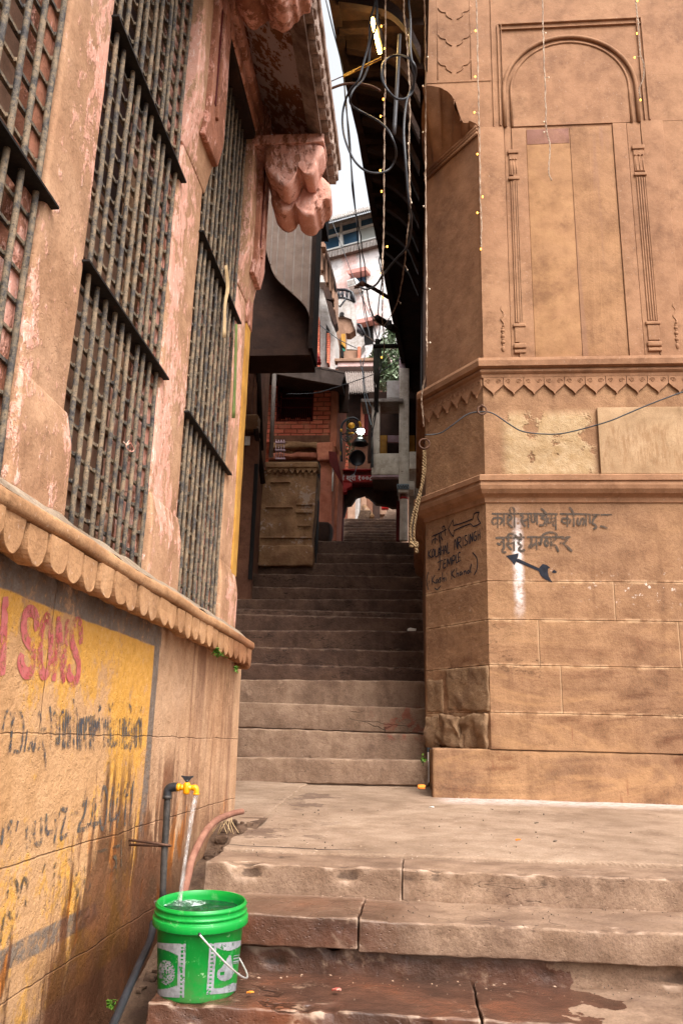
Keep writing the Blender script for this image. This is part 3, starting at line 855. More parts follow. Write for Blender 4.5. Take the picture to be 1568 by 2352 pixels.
# rafter line in the soffit
MB().hexa([Vector((-0.695, .8, 4.352)), Vector((-0.595, .8, 4.262)), Vector((-0.595, 4.93, 4.262)), Vector((-0.695, 4.93, 4.352)),
           Vector((-0.695, .8, 4.40)), Vector((-0.595, .8, 4.36)), Vector((-0.595, 4.93, 4.36)), Vector((-0.695, 4.93, 4.40))]).build('eave_rail', 'whitestone', lbld)
fr = MB()
y = .82
while y < 4.98:
    w = .105
    pts = []
    for k in range(9):
        a = math.pi * k / 8
        pts.append(Vector((-.55, y + w / 2 - w / 2 * math.cos(a), 4.34 - .045 * math.sin(a))))
    poly = [Vector((-.55, y, 4.45))] + pts + [Vector((-.55, y + w, 4.45))]
    a = MB().prism(poly, (.05, 0, 0))
    fr.add([nv(v, 18, .006) for v in a.v], a.f)
    b = MB().rbox(-.515, -.485, y + .012, y + w - .012, 4.33, 4.44, .014, .03, .005, 20); fr.add(b.v, b.f, True)
    y += w
b = MB().rbox(-.57, -.47, .8, 5.02, 4.43, 4.50, .01, .06, .004, 12); fr.add(b.v, b.f, True)
fr.v = [v + Vector((-.05, 0, .0)) for v in fr.v]
fixn(fr.build('eave_fringe', 'whitestone', lbld))

def bracket(y0, dz=0., n='bracket'):
    """two-tier lobed corbel bracket projecting from the wall"""
    def o2(Y, pts): return [(ay(Y, 459.8 + .44 * x, .44 * y).x, ay(Y, 459.8 + .44 * x, .44 * y).z) for x, y in pts]
    up = o2(4.5, [(335, 765), (340, 850), (352, 905), (378, 925), (405, 965), (440, 985), (475, 965), (498, 930), (515, 878), (545, 912), (585, 920), (604, 890), (612, 850), (632, 820), (642, 768), (560, 755), (450, 755)])
    lo = o2(4.68, [(350, 900), (366, 1000), (370, 1060), (395, 1100), (435, 1118), (470, 1098), (492, 1068), (510, 1108), (550, 1138), (590, 1130), (608, 1095), (625, 1088), (636, 1055), (655, 1045), (676, 1035), (676, 965), (600, 900), (480, 880)])
    tiers = [(y0, y0 + .2, up), (y0 + .18, y0 + .42, lo)]
    for (ya, yb, pr) in tiers:
        pr = catmull([Vector((x, 0, z + dz)) for x, z in pr], 3, True)
        c = Vector((sum(p.x for p in pr) / len(pr), 0, sum(p.z for p in pr) / len(pr)))
        mb = MB(); rings = []
        for (t, s_) in ((ya + .012, .62), (ya + .002, .74), (ya, .90), (ya + .010, .97), (ya + .03, 1.), (yb - .03, 1.), (yb, .95)):
            rings.append([nv(nv(c + (p - c) * s_ + Vector((0, t, 0)), 7, .012), 26, .007) for p in pr])
        m = len(pr); vs = [v for r_ in rings for v in r_]; fs_ = []
        for l in range(6):
            for k in range(m):
                fs_.append((l * m + k, l * m + (k + 1) % m, (l + 1) * m + (k + 1) % m, (l + 1) * m + k))
        fs_.append(tuple(range(m))); fs_.append(tuple(6 * m + k for k in range(m)))
        mb.add(vs, fs_, False)
        o = fixn(mb.build(n, 'pinkfull', lbld))
        for p in o.data.polygons: p.use_smooth = len(p.vertices) == 4
    zs_ = max(z for x, z in up); xs_ = max(x for x, z in up)
    MB().rbox(-1.05, xs_ + .005, y0 - .02, y0 + .2, zs_ + dz - .02, zs_ + dz + .05, .008, .03, .004, 12).build('bracket_slab', 'pinkfull', lbld)
bracket(4.48)
bracket(3.12, .33)

# bits tied to the grilles
s = MB()
for k in range(5):
    s.tube(catmull([ax(-1.05, 516 + k * 1.2, 610), ax(-1.05, 520 + k * 1.5, 660), ax(-1.05, 515 + k, 700), ax(-1.05, 512 + k * 1.4, 775)], 4), .004, 5)
tag(s.build('tied_straps', 'straw'), 'bundle of frayed straw-coloured straps tied to the third window grille', 'straps')
s = MB()
for k in range(4):
    s.tube(catmull([ax(-1.06, 541 + k, 745), ax(-1.05, 539 + k, 850), ax(-1.05, 534 + k * 1.4, 960)], 4), .005, 5)
tag(s.build('hanging_vine', 'vine'), 'dry green vine stem hanging beside the third window grille', 'vine')
s = MB().tube(catmull([ax(-1.07, 283, 1014), ax(-1.06, 292, 1022), ax(-1.06, 300, 1018), ax(-1.06, 308, 1033), ax(-1.06, 300, 1037), ax(-1.06, 290, 1026), ax(-1.06, 297, 1012)], 5), .0022, 5)
tag(s.build('red_thread', 'redbit'), 'loop of thin red thread tied to the middle window grille', 'thread')

# ================================================================== TOWER (right)
tw = thing('carved_sandstone_tower', 'big carved sandstone building corner on the right with chamfered edge, niche and scalloped cornice', 'building', (1.4, 7.5, .1))
A2 = Vector((.562, 6.32)); B2 = Vector((.102, 6.95)); XR = 3.2
def plan(off, ch=True, back=9.6):
    n1 = Vector((0, -1)); d = (B2 - A2).normalized(); n2 = Vector((-d.y, d.x))
    if n2.x > 0: n2 = -n2
    n3 = Vector((-1, 0))
    def isect(p, n, q, m):
        # lines p.n = a, p.m = b
        a = p.dot(n); b = q.dot(m); det = n.x * m.y - n.y * m.x
        return Vector(((a * m.y - b * n.y) / det, (n.x * b - m.x * a) / det))
    a1 = A2 + n1 * off; a2 = A2 + n2 * off; a3 = B2 + n3 * off
    if ch:
        P = [isect(a1, n1, a2, n2), isect(a2, n2, a3, n3)]
    else:
        P = [isect(a1, n1, a3, n3)]
    return [Vector((XR, a1.y))] + P + [Vector((a3.x, back)), Vector((XR, back))]
def loft(prof, ch=True, closed=True, sub=1):
    mb = MB(); rings = [plan(o, ch) for o, z in prof]; m = len(rings[0]); vs = []
    for (o, z), r_ in zip(prof, rings): vs += [Vector((p.x, p.y, z)) for p in r_]
    fs_ = []
    for l in range(len(prof) - 1):
        for k in range(m): fs_.append((l * m + (k + 1) % m, l * m + k, (l + 1) * m + k, (l + 1) * m + (k + 1) % m))
    fs_.append(tuple(range(m))); fs_.append(tuple((len(prof) - 1) * m + k for k in range(m))[::-1])
    return mb.add(vs, fs_)
def course(z0, z1, off=0., ch=True, b=.005):
    return loft([(off - .012, z0), (off - b * .5, z0 + b * .3), (off, z0 + b), (off, z1 - b), (off - b * .5, z1 - b * .3), (off - .012, z1)], ch)
def rough_prism(z0, z1, off, amp, x1=XR, name='course', mat='tower'):
    mb = MB(); P = plan(off, False)
    fn = lambda p: nv(p, 5, amp) if p.x < 1.0 else nv(p, 5, amp * .3)
    mb.rbox(P[1].x, x1, P[1].y, 9.5, z0, z1, .018, .05, .0, fn=fn)
    return mb.build(name, mat, tw)
# plinth is square, the courses above are chamfered
pb = MB(); pb.rbox(.135, XR, 6.325, 6.9, -.1, .474, .02, .035, 0, fn=lambda p: nv(p, 6, .005))
pb.build('plinth', 'tower', tw)
MB().box(.13, XR, 6.85, 7.4, -.1, .46).build('plinth', 'tower', tw)
for z0, z1 in ((.474, .735), (.735, 1.08), (1.08, 1.42), (1.42, 1.715), (1.715, 2.36)):
    fixn(course(z0, z1).build('stone_course', 'tower', tw))
# broken stones at the foot of the chamfer
def rock(c, s, seed, amp=.035, name='broken_block'):
    mb = MB().rbox(c[0] - s[0], c[0] + s[0], c[1] - s[1], c[1] + s[1], c[2] - s[2], c[2] + s[2], .02, .022, 0, fn=None)
    rot = Matrix.Rotation(math.atan2(B2.y - A2.y, B2.x - A2.x) + math.pi, 3, 'Z')
    cc = Vector(c)
    for i, v in enumerate(mb.v):
        q = v - cc
        k = noise.cell_vector(Vector((q.x * 9 + seed, q.z * 9, q.y * 5)))
        q = nv(q + Vector((seed, 0, 0)), 7, amp) - Vector((seed, 0, 0))
        q = nv(q + Vector((0, seed, 0)), 22, amp * .25) - Vector((0, seed, 0))
        mb.v[i] = rot @ q + cc
    return mb.build(name, 'rock', tw)
mid = lambda t, z, o: (A2.x + (B2.x - A2.x) * t - .81 * o, A2.y + (B2.y - A2.y) * t - .59 * o, z)
rock(mid(.24, .60, -.045), (.15, .08, .125), 3, .032)
rock(mid(.60, .605, -.035), (.13, .08, .12), 11, .034)
rock(mid(.88, .60, -.05), (.10, .08, .12), 17, .03)
rock(mid(.33, .91, -.05), (.25, .06, .165), 23, .012)
rock(mid(.85, .87, -.05), (.11, .06, .13), 29, .012)
# upper body
loftmat = [('wall_band', [(.0, 2.36), (.0, 3.26)], 'tower')]
fixn(loft([(0, 2.34), (0, 3.5)]).build('render_band', 'tower', tw))
fixn(loft([(-.005, 2.335), (.012, 2.34), (.018, 2.375), (.03, 2.385), (.06, 2.40), (.082, 2.43), (.09, 2.46), (.086, 2.49), (.10, 2.495), (.102, 2.535), (.09, 2.545), (.0, 2.57)]).build('lower_cornice', 'tower_up', tw))
fixn(loft([(-.002, 3.395), (.022, 3.40), (.026, 3.425), (.034, 3.43), (.046, 3.442), (.046, 3.456), (.036, 3.468), (.05, 3.472), (.075, 3.48), (.08, 3.525), (.07, 3.555), (.0, 3.575)]).build('upper_cornice', 'tower_up', tw))
# scalloped frieze hanging from the upper cornice
def lappets(o, d, nrm, count, pitch, zt, u0=0.):
    fz = MB(); sp = MB()
    for k in range(count):
        c = u0 + pitch * (k + .5); h = pitch / 2 * .97
        P = [(-h, zt), (-h, zt - .075), (-h * .72, zt - .098), (-h * .55, zt - .112), (-h * .3, zt - .128), (-h * .12, zt - .142), (0, zt - .163), (h * .12, zt - .142), (h * .3, zt - .128), (h * .55, zt - .112), (h * .72, zt - .098), (h, zt - .075), (h, zt)]
        poly = [Vector((o.x + d.x * (c + a), o.y + d.y * (c + a), z)) + nrm * .002 for a, z in P]
        fz.prism(poly, nrm * .018)
        for s_ in (-1, 1):
            cc = Vector((o.x + d.x * (c + s_ * h * .52), o.y + d.y * (c + s_ * h * .52), zt - .045)) + nrm * .021
            dd = Vector((d.x, d.y, 0))
            sp.tube([cc + dd * (.022 * (1 - t / 16) * math.cos(t * .8) * s_) + Vector((0, 0, .022 * (1 - t / 16) * math.sin(t * .8))) for t in range(15)], .0032, 5)
    return fz, sp
dC = (B2 - A2).normalized(); nC = Vector((-.81, -.587, 0)).normalized()
d_ = Vector((dC.x, dC.y, 0)); nC = Vector((dC.y, -dC.x, 0)); nC = nC if nC.x < 0 else -nC
for (o, d, n_, c, p_) in ((A2, Vector((1, 0)), Vector((0, -1, 0)), 14, .163), (A2, dC, nC, 6, .13)):
    a, b = lappets(o, d, n_, c, p_, 3.41)
    fixn(a.build('scallop_frieze', 'tower_up', tw)); b.build('frieze_scrolls', 'tower_up', tw)
# shaft above the cornice: recessed plane plus proud surround
fixn(loft([(-.012, 3.5), (-.012, 5.86)]).build('shaft', 'tower_up', tw))
fixn(loft([(-.012, 6.36), (-.012, 12)], False).build('upper_shaft', 'tower_up', tw))
MB().box(.62, XR, 6.34, 9.6, 5.862, 6.358).box(.125, .63, 6.98, 9.6, 5.862, 6.358).build('shaft', 'tower_up', tw)
YF = 6.332
def fbox(x0, x1, z0, z1, proud, name, mat='tower_up', b=.004):
    return MB().rbox(x0, x1, YF - proud, YF + .02, z0, z1, b, .2).build(name, mat, tw)
fbox(.568, .798, 3.577, 5.858, .014, 'corner_strip')
fbox(.802, .862, 3.577, 5.858, .008, 'jamb_slab')
fbox(.865, .99, 3.575, 5.83, .020, 'jamb_slab', 'tower_up')
fbox(.994, 1.372, 3.576, 5.82, .006, 'niche_panel', 'panel_a')
fbox(1.375, 1.742, 3.576, 5.825, .0075, 'niche_panel', 'panel_b')
fbox(1.746, 1.865, 3.575, 5.845, .020, 'jamb_slab')
fbox(1.87, 1.985, 3.575, 5.85, .010, 'jamb_slab')
fbox(1.99, 2.18, 3.575, 5.86, .016, 'corner_strip')
fbox(.10, .70, 6.37, 7.6, .006, 'left_panel', b=.003)
# purple stain stone at the panel head
fbox(.998, 1.368, 5.66, 5.819, .0085, 'panel_head', 'panel_c')
# arch mouldings
cx, zc = 1.395, 6.23
def arch(r, rad, name, flat=.8, z0=5.85):
    P = [Vector((cx - r, YF - .012, z0))] + [Vector((cx - r * math.cos(math.pi * k / 40), YF - .012, zc + r * math.sin(math.pi * k / 40))) for k in range(41)] + [Vector((cx + r, YF - .012, z0))]
    return MB().tube(P, rad, 8).build(name, 'tower_up', tw)
arch(.585, .018, 'arch_moulding'); arch(.522, .012, 'arch_moulding')
# tympanum plate inside the arch stands proud
P = [Vector((cx - .51, YF, 5.855))] + [Vector((cx - .51 * math.cos(math.pi * k / 32), YF, zc + .51 * math.sin(math.pi * k / 32))) for k in range(33)] + [Vector((cx + .51, YF, 5.855))]
fixn(MB().prism(P, (0, -.012, 0)).build('tympanum', 'tower_up', tw))
# square frame around the arch
for z, t in ((6.99, .02), (6.93, .008)):
    fbox(.77 + (7 - z) * .3, 2.08, z, z + t, .02, 'frame_moulding')
for x, t in ((.765, .014), (.80, .007), (2.07, .014), (2.03, .007)):
    fbox(x, x + t, 5.87, 7.0, .018, 'frame_moulding')
fbox(.71, .722, 5.86, 7.6, .012, 'frame_moulding')
# slender pilasters each side of the niche
for (x0, x1) in ((.828, .915), (1.90, 2.0)):
    pl = bpy.data.objects.new('pilaster', None); COL.objects.link(pl); pl.location = Vector((x0, YF, 3.6)) - tw.location; pl.parent = tw
    def pbx(a, b, z0, z1, pr, nm, r=.006): MB().rbox(a, b, YF - pr, YF, z0, z1, r, .1).build(nm, 'tower_up', pl)
    mb = MB()
    for k in range(4):
        x = x0 + .02 + (x1 - x0 - .04) * k / 3
        mb.rbox(x - .006, x + .006, YF - .020, YF, 3.9, 5.28, .004, .3)
    mb.build('fluted_shaft', 'tower_up', pl)
    pbx(x0 - .004, x1 + .004, 5.56, 5.60, .032, 'capital'); pbx(x0 + .006, x1 - .006, 5.34, 5.56, .021, 'capital')
    pbx(x0 - .004, x1 + .004, 5.29, 5.32, .030, 'capital')
    lf = MB()
    for k in range(3):
        x = x0 + .02 + (x1 - x0 - .04) * k / 2
        lf.lathe((x, YF - .020, 5.50), [(.001, -.012), (.008, -.009), (.013, 0)], 10, axis=(0, 1, 0))
        lf.tube([(x, YF - .021, 5.50), (x, YF - .021, 5.35)], .0045, 5)
    lf.build('capital_leaves', 'tower_up', pl)
    pbx(x0 - .008, x1 + .008, 3.86, 3.89, .030, 'base'); pbx(x0 + .004, x1 - .004, 3.72, 3.86, .021, 'base')
    pbx(x0 - .01, x1 + .01, 3.66, 3.71, .034, 'base', .015); pbx(x0 - .004, x1 + .004, 3.62, 3.65, .03, 'base')
# little turned baluster carvings
for x in (.735, 2.13):
    mb = MB(); z = 3.64
    for r_, h in ((.016, .05), (.010, .02), (.018, .03), (.012, .025), (.018, .03), (.011, .02), (.017, .03), (.012, .02)):
        mb.lathe((x, YF - .012, z), [(r_ * .6, 0), (r_, h * .3), (r_, h * .7), (r_ * .6, h)], 12); z += h
    mb.tube([(x + .012 * math.sin(k * .9), YF - .016, z + k * .014) for k in range(15)], .009, 6, r2=.003)
    mb.build('carved_baluster', 'tower_up', tw)
# lotus outlines on the left strip
mb = MB()
for yc in (66, 218, 372):
    def q(px, py): 
        p = ay(YF - .006, 941 + .4 * px, .4 * py); return Vector((p.x, YF - .009, p.z))
    y0 = yc - 26
    L1 = [q(160, y0 + 6), q(178, y0 + 28), q(205, y0 + 34), q(210, y0 + 52), q(240, y0 + 72)]
    L2 = [q(270, y0 + 72), q(300, y0 + 52), q(303, y0 + 32), q(330, y0 + 24), q(350, y0 - 4)]
    mb.tube(catmull(L1, 4), .006, 5); mb.tube(catmull(L2, 4), .006, 5)
for x in (.215, .52):
    mb.tube([(x, YF - .008, 6.4), (x, YF - .008, 7.5)], .004, 5)
mb.build('lotus_carving', 'tower_up', tw)
# fluted squinch where the chamfer turns into the square upper corner
Pc = Vector((.095, 6.318, 6.30)); Az = Vector((A2.x, A2.y, 5.86)); Bz = Vector((B2.x, B2.y, 5.86))
bf_ = catmull([ay(6.318, 941 + .4 * x, .4 * y) for x, y in ((392, 712), (360, 696), (330, 706), (302, 692), (278, 632), (256, 570), (215, 518), (150, 497), (82, 490))], 5)
ZQ = bf_[-1].z; bf_[0].z = 5.87
pt_ = [Vector((p.x, YF, p.z)) for p in bf_] + [Vector((.112, YF, ZQ + .0)), Vector((.112, YF, 6.359)), Vector((XR, YF, 6.359)), Vector((XR, YF, 5.864)), Vector((.57, YF, 5.864))]
fixn(MB().prism(pt_, (0, .03, 0)).build('front_face', 'tower_up', tw))
fixn(MB().prism([Vector((.095, YF, ZQ)), Vector((.095, YF, 6.359)), Vector((.095, 7.0, 6.359)), Vector((.095, 7.0, ZQ - .3))], (.02, 0, 0)).build('side_face', 'tower_up', tw))
bs_ = [Vector((.098, 6.318 + (6.95 - 6.318) * k / 10, ZQ - .35 * (k / 10) ** 2)) for k in range(1, 11)]
bound = bf_ + bs_
def squ(u, v):
    k = u * (len(bound) - 1); i = min(int(k), len(bound) - 2); p = bound[i].lerp(bound[i + 1], k - i)
    q = Az.lerp(Bz, u)
    r_ = q.lerp(p, v)
    sag = math.sin(v * math.pi) * .02
    r_ += Vector((.81, .59, 0)) * sag * .9
    rid = abs(math.sin(u * math.pi * 6)) ** .6 * .055 * min(1, v * 2) * (1 - .2 * v)
    return r_ + Vector((-.7, -.5, -.3)) * rid
MB().grid(squ, 112, 16).build('fluted_squinch', 'tower_up', tw)
fixn(loft([(-.01, 5.79), (.012, 5.80), (.02, 5.83), (.012, 5.86), (-.01, 5.87)]).build('squinch_moulding', 'tower_up', tw)) if False else None
dd = (Bz - Az)
mb = MB()
for z, r_ in ((5.80, .016), (5.84, .012), (5.87, .02)):
    mb.tube([Vector((A2.x, A2.y, z)) + nC * .0, Vector((B2.x, B2.y, z))], r_, 8)
mb.build('squinch_moulding', 'tower_up', tw)
# little vent plates at the foot of the shaft
for (x, y, m_) in ((1168, 834, 'iron'), (1512, 822, 'ringiron')):
    p = ay(YF - .03, x, y)
    vt = MB().rbox(p.x - .055, p.x + .055, YF - .034, YF - .008, p.z - .018, p.z + .018, .003, .05)
    for k in range(4): vt.ball((p.x - .035 + k * .023, YF - .036, p.z - .004), .004, 5)
    vt.build('vent_plate', m_, tw)

# marble plaque fixed to the band
pq = MB().rbox(1.455, 2.2, 6.29, 6.318, 2.565, 3.125, .006, .1)
o = pq.build('stone_plaque', 'plaque')
tag(o, 'pale worn rectangular stone plaque fixed between the two cornices of the tower', 'plaque')

# ---- brush lettering, drawn as strokes on the faces
wr = bpy.data.objects.new('painted_directions', None); COL.objects.link(wr); wr.location = Vector((.9, 6.31, 2.0)) - tw.location; wr.parent = tw
def s5(px, py): return .28 * 0 + 966 + .288 * px, 1154.3 + .288 * py
def strokes(parent, name, mat, data, proj, nrm, w, th=.0025):
    mb = MB()
    for i, st_ in enumerate(data):
        ww = w
        if isinstance(st_, tuple): st_, ww = st_
        pts = [proj(*p) for p in st_]
        pts = catmull(pts, 4) if len(pts) > 2 else pts
        ribbon(mb, pts, ww, nrm, th + i * .00012)
    if nrm.x > .9:
        for i, v in enumerate(mb.v):
            v.x = wl(Vector((XL, v.y, v.z))).x + .0012 + (v.x - XL) * .15
    o = mb.build(name, mat, parent); return o
pf1 = lambda x, y: ay(6.32, *s5(x, y))
N1 = Vector((0, -1, 0))
line1 = [[(568, 90), (700, 90), (775, 88)], [(785, 90), (900, 90), (1085, 92)], [(1110, 92), (1230, 92), (1340, 95)], [(1350, 97), (1420, 97)], [(1435, 98), (1515, 97)],
    # का
    [(612, 92), (612, 198)], [(612, 125), (580, 125), (568, 150), (580, 175), (605, 165)], [(612, 120), (640, 125), (648, 150), (630, 175)], [(662, 92), (662, 190)],
    # शी
    [(700, 100), (690, 130), (715, 135), (722, 115), (705, 100)], [(705, 140), (690, 160), (725, 198)], [(745, 92), (745, 195)], [(745, 90), (742, 55), (725, 42), (708, 60), (716, 85)],
    # ख ण्ड
    [(795, 100), (815, 115), (800, 140), (830, 190)], [(800, 150), (840, 140), (860, 120)], [(855, 92), (855, 198)], [(880, 98), (882, 150), (905, 150), (905, 98)], [(925, 95), (925, 170)],
    [(950, 100), (985, 105), (960, 125), (990, 140), (975, 180), (945, 182)], [(1000, 92), (1000, 185)], [(1000, 92), (975, 65), (960, 52)],
    # क्त
    [(1040, 95), (1038, 160)], [(1038, 125), (1015, 125), (1012, 160), (1030, 160)], [(1040, 125), (1065, 125)], [(1072, 92), (1075, 212)], [(1072, 140), (1050, 160), (1058, 185)],
    # को
    [(1165, 95), (1165, 190)], [(1165, 130), (1130, 128), (1125, 155), (1150, 165)], [(1165, 125), (1190, 140), (1180, 165)], [(1215, 92), (1218, 188)], [(1215, 92), (1200, 60), (1185, 42)],
    # ला
    [(1250, 125), (1245, 165), (1262, 178), (1275, 140), (1290, 125), (1300, 150), (1290, 180)], [(1315, 95), (1315, 185)], [(1345, 100), (1345, 165)],
    # ह
    [(1370, 105), (1400, 108), (1375, 130), (1365, 165), (1385, 178), (1395, 200), (1375, 210)], [(1430, 190), (1450, 192), (1480, 205)]]
strokes(wr, 'lettering_line', 'inkfaint', line1, pf1, N1, .0165)
line2 = [[(600, 282), (700, 280), (820, 278)], [(850, 276), (960, 276), (1080, 276), (1185, 276)],
    ([(610, 325), (625, 335), (640, 320), (655, 305), (655, 290)], .02), [(655, 285), (662, 360), (650, 375), (655, 398), (675, 395)],
    [(690, 285), (700, 315), (685, 335), (720, 375)], [(700, 330), (735, 322)], [(740, 282), (742, 382)], [(760, 278), (745, 255), (715, 248), (695, 262), (690, 285)],
    [(765, 290), (800, 292), (775, 320), (800, 345), (780, 370), (800, 388), (825, 378)], [(790, 250), (800, 262)],
    [(880, 280), (878, 330), (862, 350), (868, 365), (895, 340), (915, 325)], [(918, 280), (920, 375)], [(935, 320), (950, 335), (958, 310), (960, 285)],
    [(1000, 290), (985, 320), (1000, 348), (1015, 325), (1005, 300)], [(1035, 280), (1035, 365)], [(1078, 276), (1075, 250), (1030, 238), (990, 248), (968, 262)],
    [(1075, 290), (1050, 310), (1045, 340), (1070, 345), (1095, 390)], [(1125, 285), (1165, 290), (1140, 318), (1110, 325)], [(1130, 325), (1165, 355), (1200, 388)]]
strokes(wr, 'lettering_line', 'inkfaint', line2, pf1, N1, .0185, .003)
# solid arrow on the front face
def poly_on(pts, proj, nrm, th=.003):
    return MB().add([proj(*p) + nrm * th for p in pts], [tuple(range(len(pts)))])
o = MB()
for pts in ([(676, 425), (780, 405), (765, 455), (745, 500), (715, 460)], [(758, 455), (775, 448), (942, 525), (938, 547), (755, 470)],
            [(942, 520), (968, 490), (1000, 497), (1030, 520), (1012, 528), (1012, 560), (1018, 590), (1048, 640), (985, 610), (955, 585), (938, 548)],
            [(1048, 545), (1062, 537), (1085, 555), (1070, 564), (1043, 558)]):
    a = poly_on(pts, pf1, N1, .003 + .0002 * len(o.f)); o.add(a.v, a.f)
o.build('painted_arrow', 'ink', wr)
# chamfer face
C0 = Vector((A2.x, A2.y, 2)); 
pfc = lambda x, y: ap(C0, nC, *s5(x, y))
arr = [[(222, 208), (258, 138)], [(258, 138), (262, 185)], [(262, 185), (340, 162), (418, 130)], [(418, 130), (430, 88), (468, 78)], [(468, 78), (455, 120), (478, 165)], [(478, 165), (445, 185), (418, 190)],
       [(418, 190), (400, 170)], [(400, 170), (330, 195), (268, 225)], [(268, 225), (262, 272)], [(262, 272), (240, 245), (222, 208)]]
strokes(wr, 'arrow_outline', 'ink', arr, pfc, nC, .010, .004)
T2 = [  # काशी
    [(92, 270), (150, 245), (205, 215)], [(118, 262), (115, 325)], [(118, 285), (98, 300), (90, 325)], [(120, 285), (135, 300)], [(150, 250), (150, 318)],
    [(165, 245), (160, 270), (178, 300)], [(195, 222), (198, 262)], [(196, 225), (190, 190), (176, 195), (178, 215)],
    # KOLAHAL
    [(62, 385), (66, 448)], [(84, 375), (66, 415), (88, 440)], [(100, 375), (92, 405), (98, 435), (112, 410), (108, 378), (100, 375)], [(118, 375), (120, 432), (136, 425)], [(142, 425), (148, 360), (160, 418)], [(143, 400), (160, 395)],
    [(166, 352), (168, 418)], [(182, 345), (184, 410)], [(167, 385), (184, 380)], [(188, 412), (198, 342), (208, 400)], [(190, 385), (206, 378)], [(215, 322), (218, 402), (234, 395)],
    # NRISINGH
    [(272, 378), (276, 292), (296, 368), (292, 285)], [(300, 370), (300, 285), (322, 282), (318, 315), (302, 322), (330, 362)], [(338, 275), (340, 348)], [(372, 262), (355, 270), (358, 298), (374, 310), (370, 335), (352, 342)],
    [(384, 255), (388, 328)], [(398, 325), (396, 250), (416, 312), (412, 240)], [(445, 232), (428, 245), (426, 290), (436, 305), (448, 290), (446, 268), (436, 270)], [(458, 225), (460, 300)], [(474, 215), (476, 292)], [(458, 262), (475, 256)],
    # TEMPLE
    [(140, 478), (178, 462)], [(158, 470), (156, 530), (144, 532)], [(188, 460), (186, 522), (204, 515)], [(188, 460), (204, 452)], [(187, 490), (202, 484)], [(214, 512), (218, 448), (230, 490), (244, 436), (248, 498)],
    [(258, 492), (258, 432), (276, 428), (274, 458), (258, 466)], [(286, 418), (288, 480), (300, 474)], [(306, 474), (304, 408), (320, 400)], [(305, 440), (318, 434)], [(306, 472), (322, 464)],
    # (Kashi Khand)
    [(66, 556), (52, 620), (66, 695)], [(92, 590), (98, 652)], [(116, 582), (98, 620), (122, 645)], [(138, 610), (126, 625), (132, 645), (146, 615), (146, 642)], [(166, 600), (154, 608), (166, 625), (155, 640)],
    [(178, 560), (180, 632)], [(180, 615), (192, 600), (194, 628)], [(206, 596), (208, 622)], [(212, 565), (214, 570)], [(250, 545), (252, 612)], [(276, 535), (254, 572), (280, 602)], [(292, 525), (292, 595)], [(292, 575), (304, 562), (308, 588)],
    [(330, 552), (318, 565), (324, 582), (336, 560), (338, 578)], [(350, 550), (352, 575)], [(352, 558), (364, 545), (368, 570)], [(392, 540), (378, 552), (384, 568), (396, 548)], [(410, 492), (400, 545), (408, 558)],
    [(420, 400), (455, 450), (455, 530), (432, 578)], [(76, 625), (70, 650)], [(118, 682), (140, 695), (165, 665)], [(150, 265), (165, 330), (158, 420), (160, 470)]]
strokes(wr, 'lettering_block', 'ink', T2, pfc, nC, .0105, .004)

# left wall lettering
wl_ = bpy.data.objects.new('painted_advert', None); COL.objects.link(wl_); wl_.location = Vector((XL, 2.6, .4)) - lbld.location; wl_.parent = lbld
NX = Vector((1, 0, 0))
pfl = lambda x, y: ax(XL + .004, .28 * x, 1348.7 + .28 * y)
SONS = [([(310, 330), (305, 240), (270, 195), (225, 210), (205, 290), (215, 400), (270, 500), (290, 590), (265, 690), (215, 700), (180, 620), (185, 575)], .034),
        ([(395, 240), (355, 330), (340, 480), (345, 640), (375, 720), (420, 660), (430, 520), (425, 340), (395, 240)], .034),
        ([(455, 745), (475, 500), (490, 265)], .03), ([(490, 270), (510, 500), (530, 760)], .034), ([(530, 750), (545, 500), (560, 285)], .03),
        ([(670, 440), (665, 330), (640, 285), (605, 320), (595, 430), (620, 520), (650, 600), (650, 720), (615, 780), (575, 720), (570, 660)], .034),
        ([(50, 110), (45, 300), (35, 690)], .034), ([(-60, 100), (-70, 650)], .034), ([(-60, 340), (40, 360)], .03)]
strokes(wl_, 'red_lettering', 'redink', SONS, pfl, NX, .034, .003)
def arcs(x0, x1, y0, y1, n, seed):
    rr = random.Random(seed); out = []
    for i in range(n):
        x = x0 + (x1 - x0) * (i + .5) / n; j = rr.uniform(-8, 8); w = (x1 - x0) / n
        ty = y0 + rr.uniform(0, 25); by = y1 + rr.uniform(-25, 5)
        k = rr.random()
        if k < .4: out.append([(x + j * .3, ty), (x, (y0 + y1) / 2), (x - 4, by)])
        elif k < .7: out.append([(x - w * .3, ty + 40), (x, ty), (x + w * .35, ty + 60), (x + w * .3, by)])
        else: out.append([(x - w * .3, ty), (x - w * .35, by - 30), (x, by), (x + w * .3, by - 40), (x + w * .3, ty + 10)])
    return out
LT = [[(40, 1310), (30, 1200), (60, 1040), (95, 1000), (110, 1100), (105, 1250), (85, 1370)], [(140, 1010), (180, 1020), (205, 1150), (180, 1340), (130, 1345)], [(100, 1360), (110, 1180), (135, 1020)],
      [(215, 1340), (235, 1180)], [(250, 1330), (270, 1260), (290, 1350), (310, 1200), (340, 1020), (352, 1180), (330, 1330)], [(375, 1150), (365, 1250), (380, 1350), (395, 1500)], [(425, 985), (435, 1120), (425, 1330)], [(345, 1170), (390, 1160)]]
LT += arcs(450, 650, 1000, 1320, 7, 3) + arcs(660, 790, 1050, 1330, 6, 5) + arcs(790, 930, 1070, 1320, 6, 8) + arcs(930, 1170, 1070, 1325, 11, 9)
LT += [[(610, 925), (620, 975)], [(820, 955), (835, 990), (820, 1010)], [(898, 960), (910, 1015), (928, 955)], [(1062, 965), (1078, 1000), (1070, 1025)], [(1138, 970), (1148, 1025), (1160, 975)]]
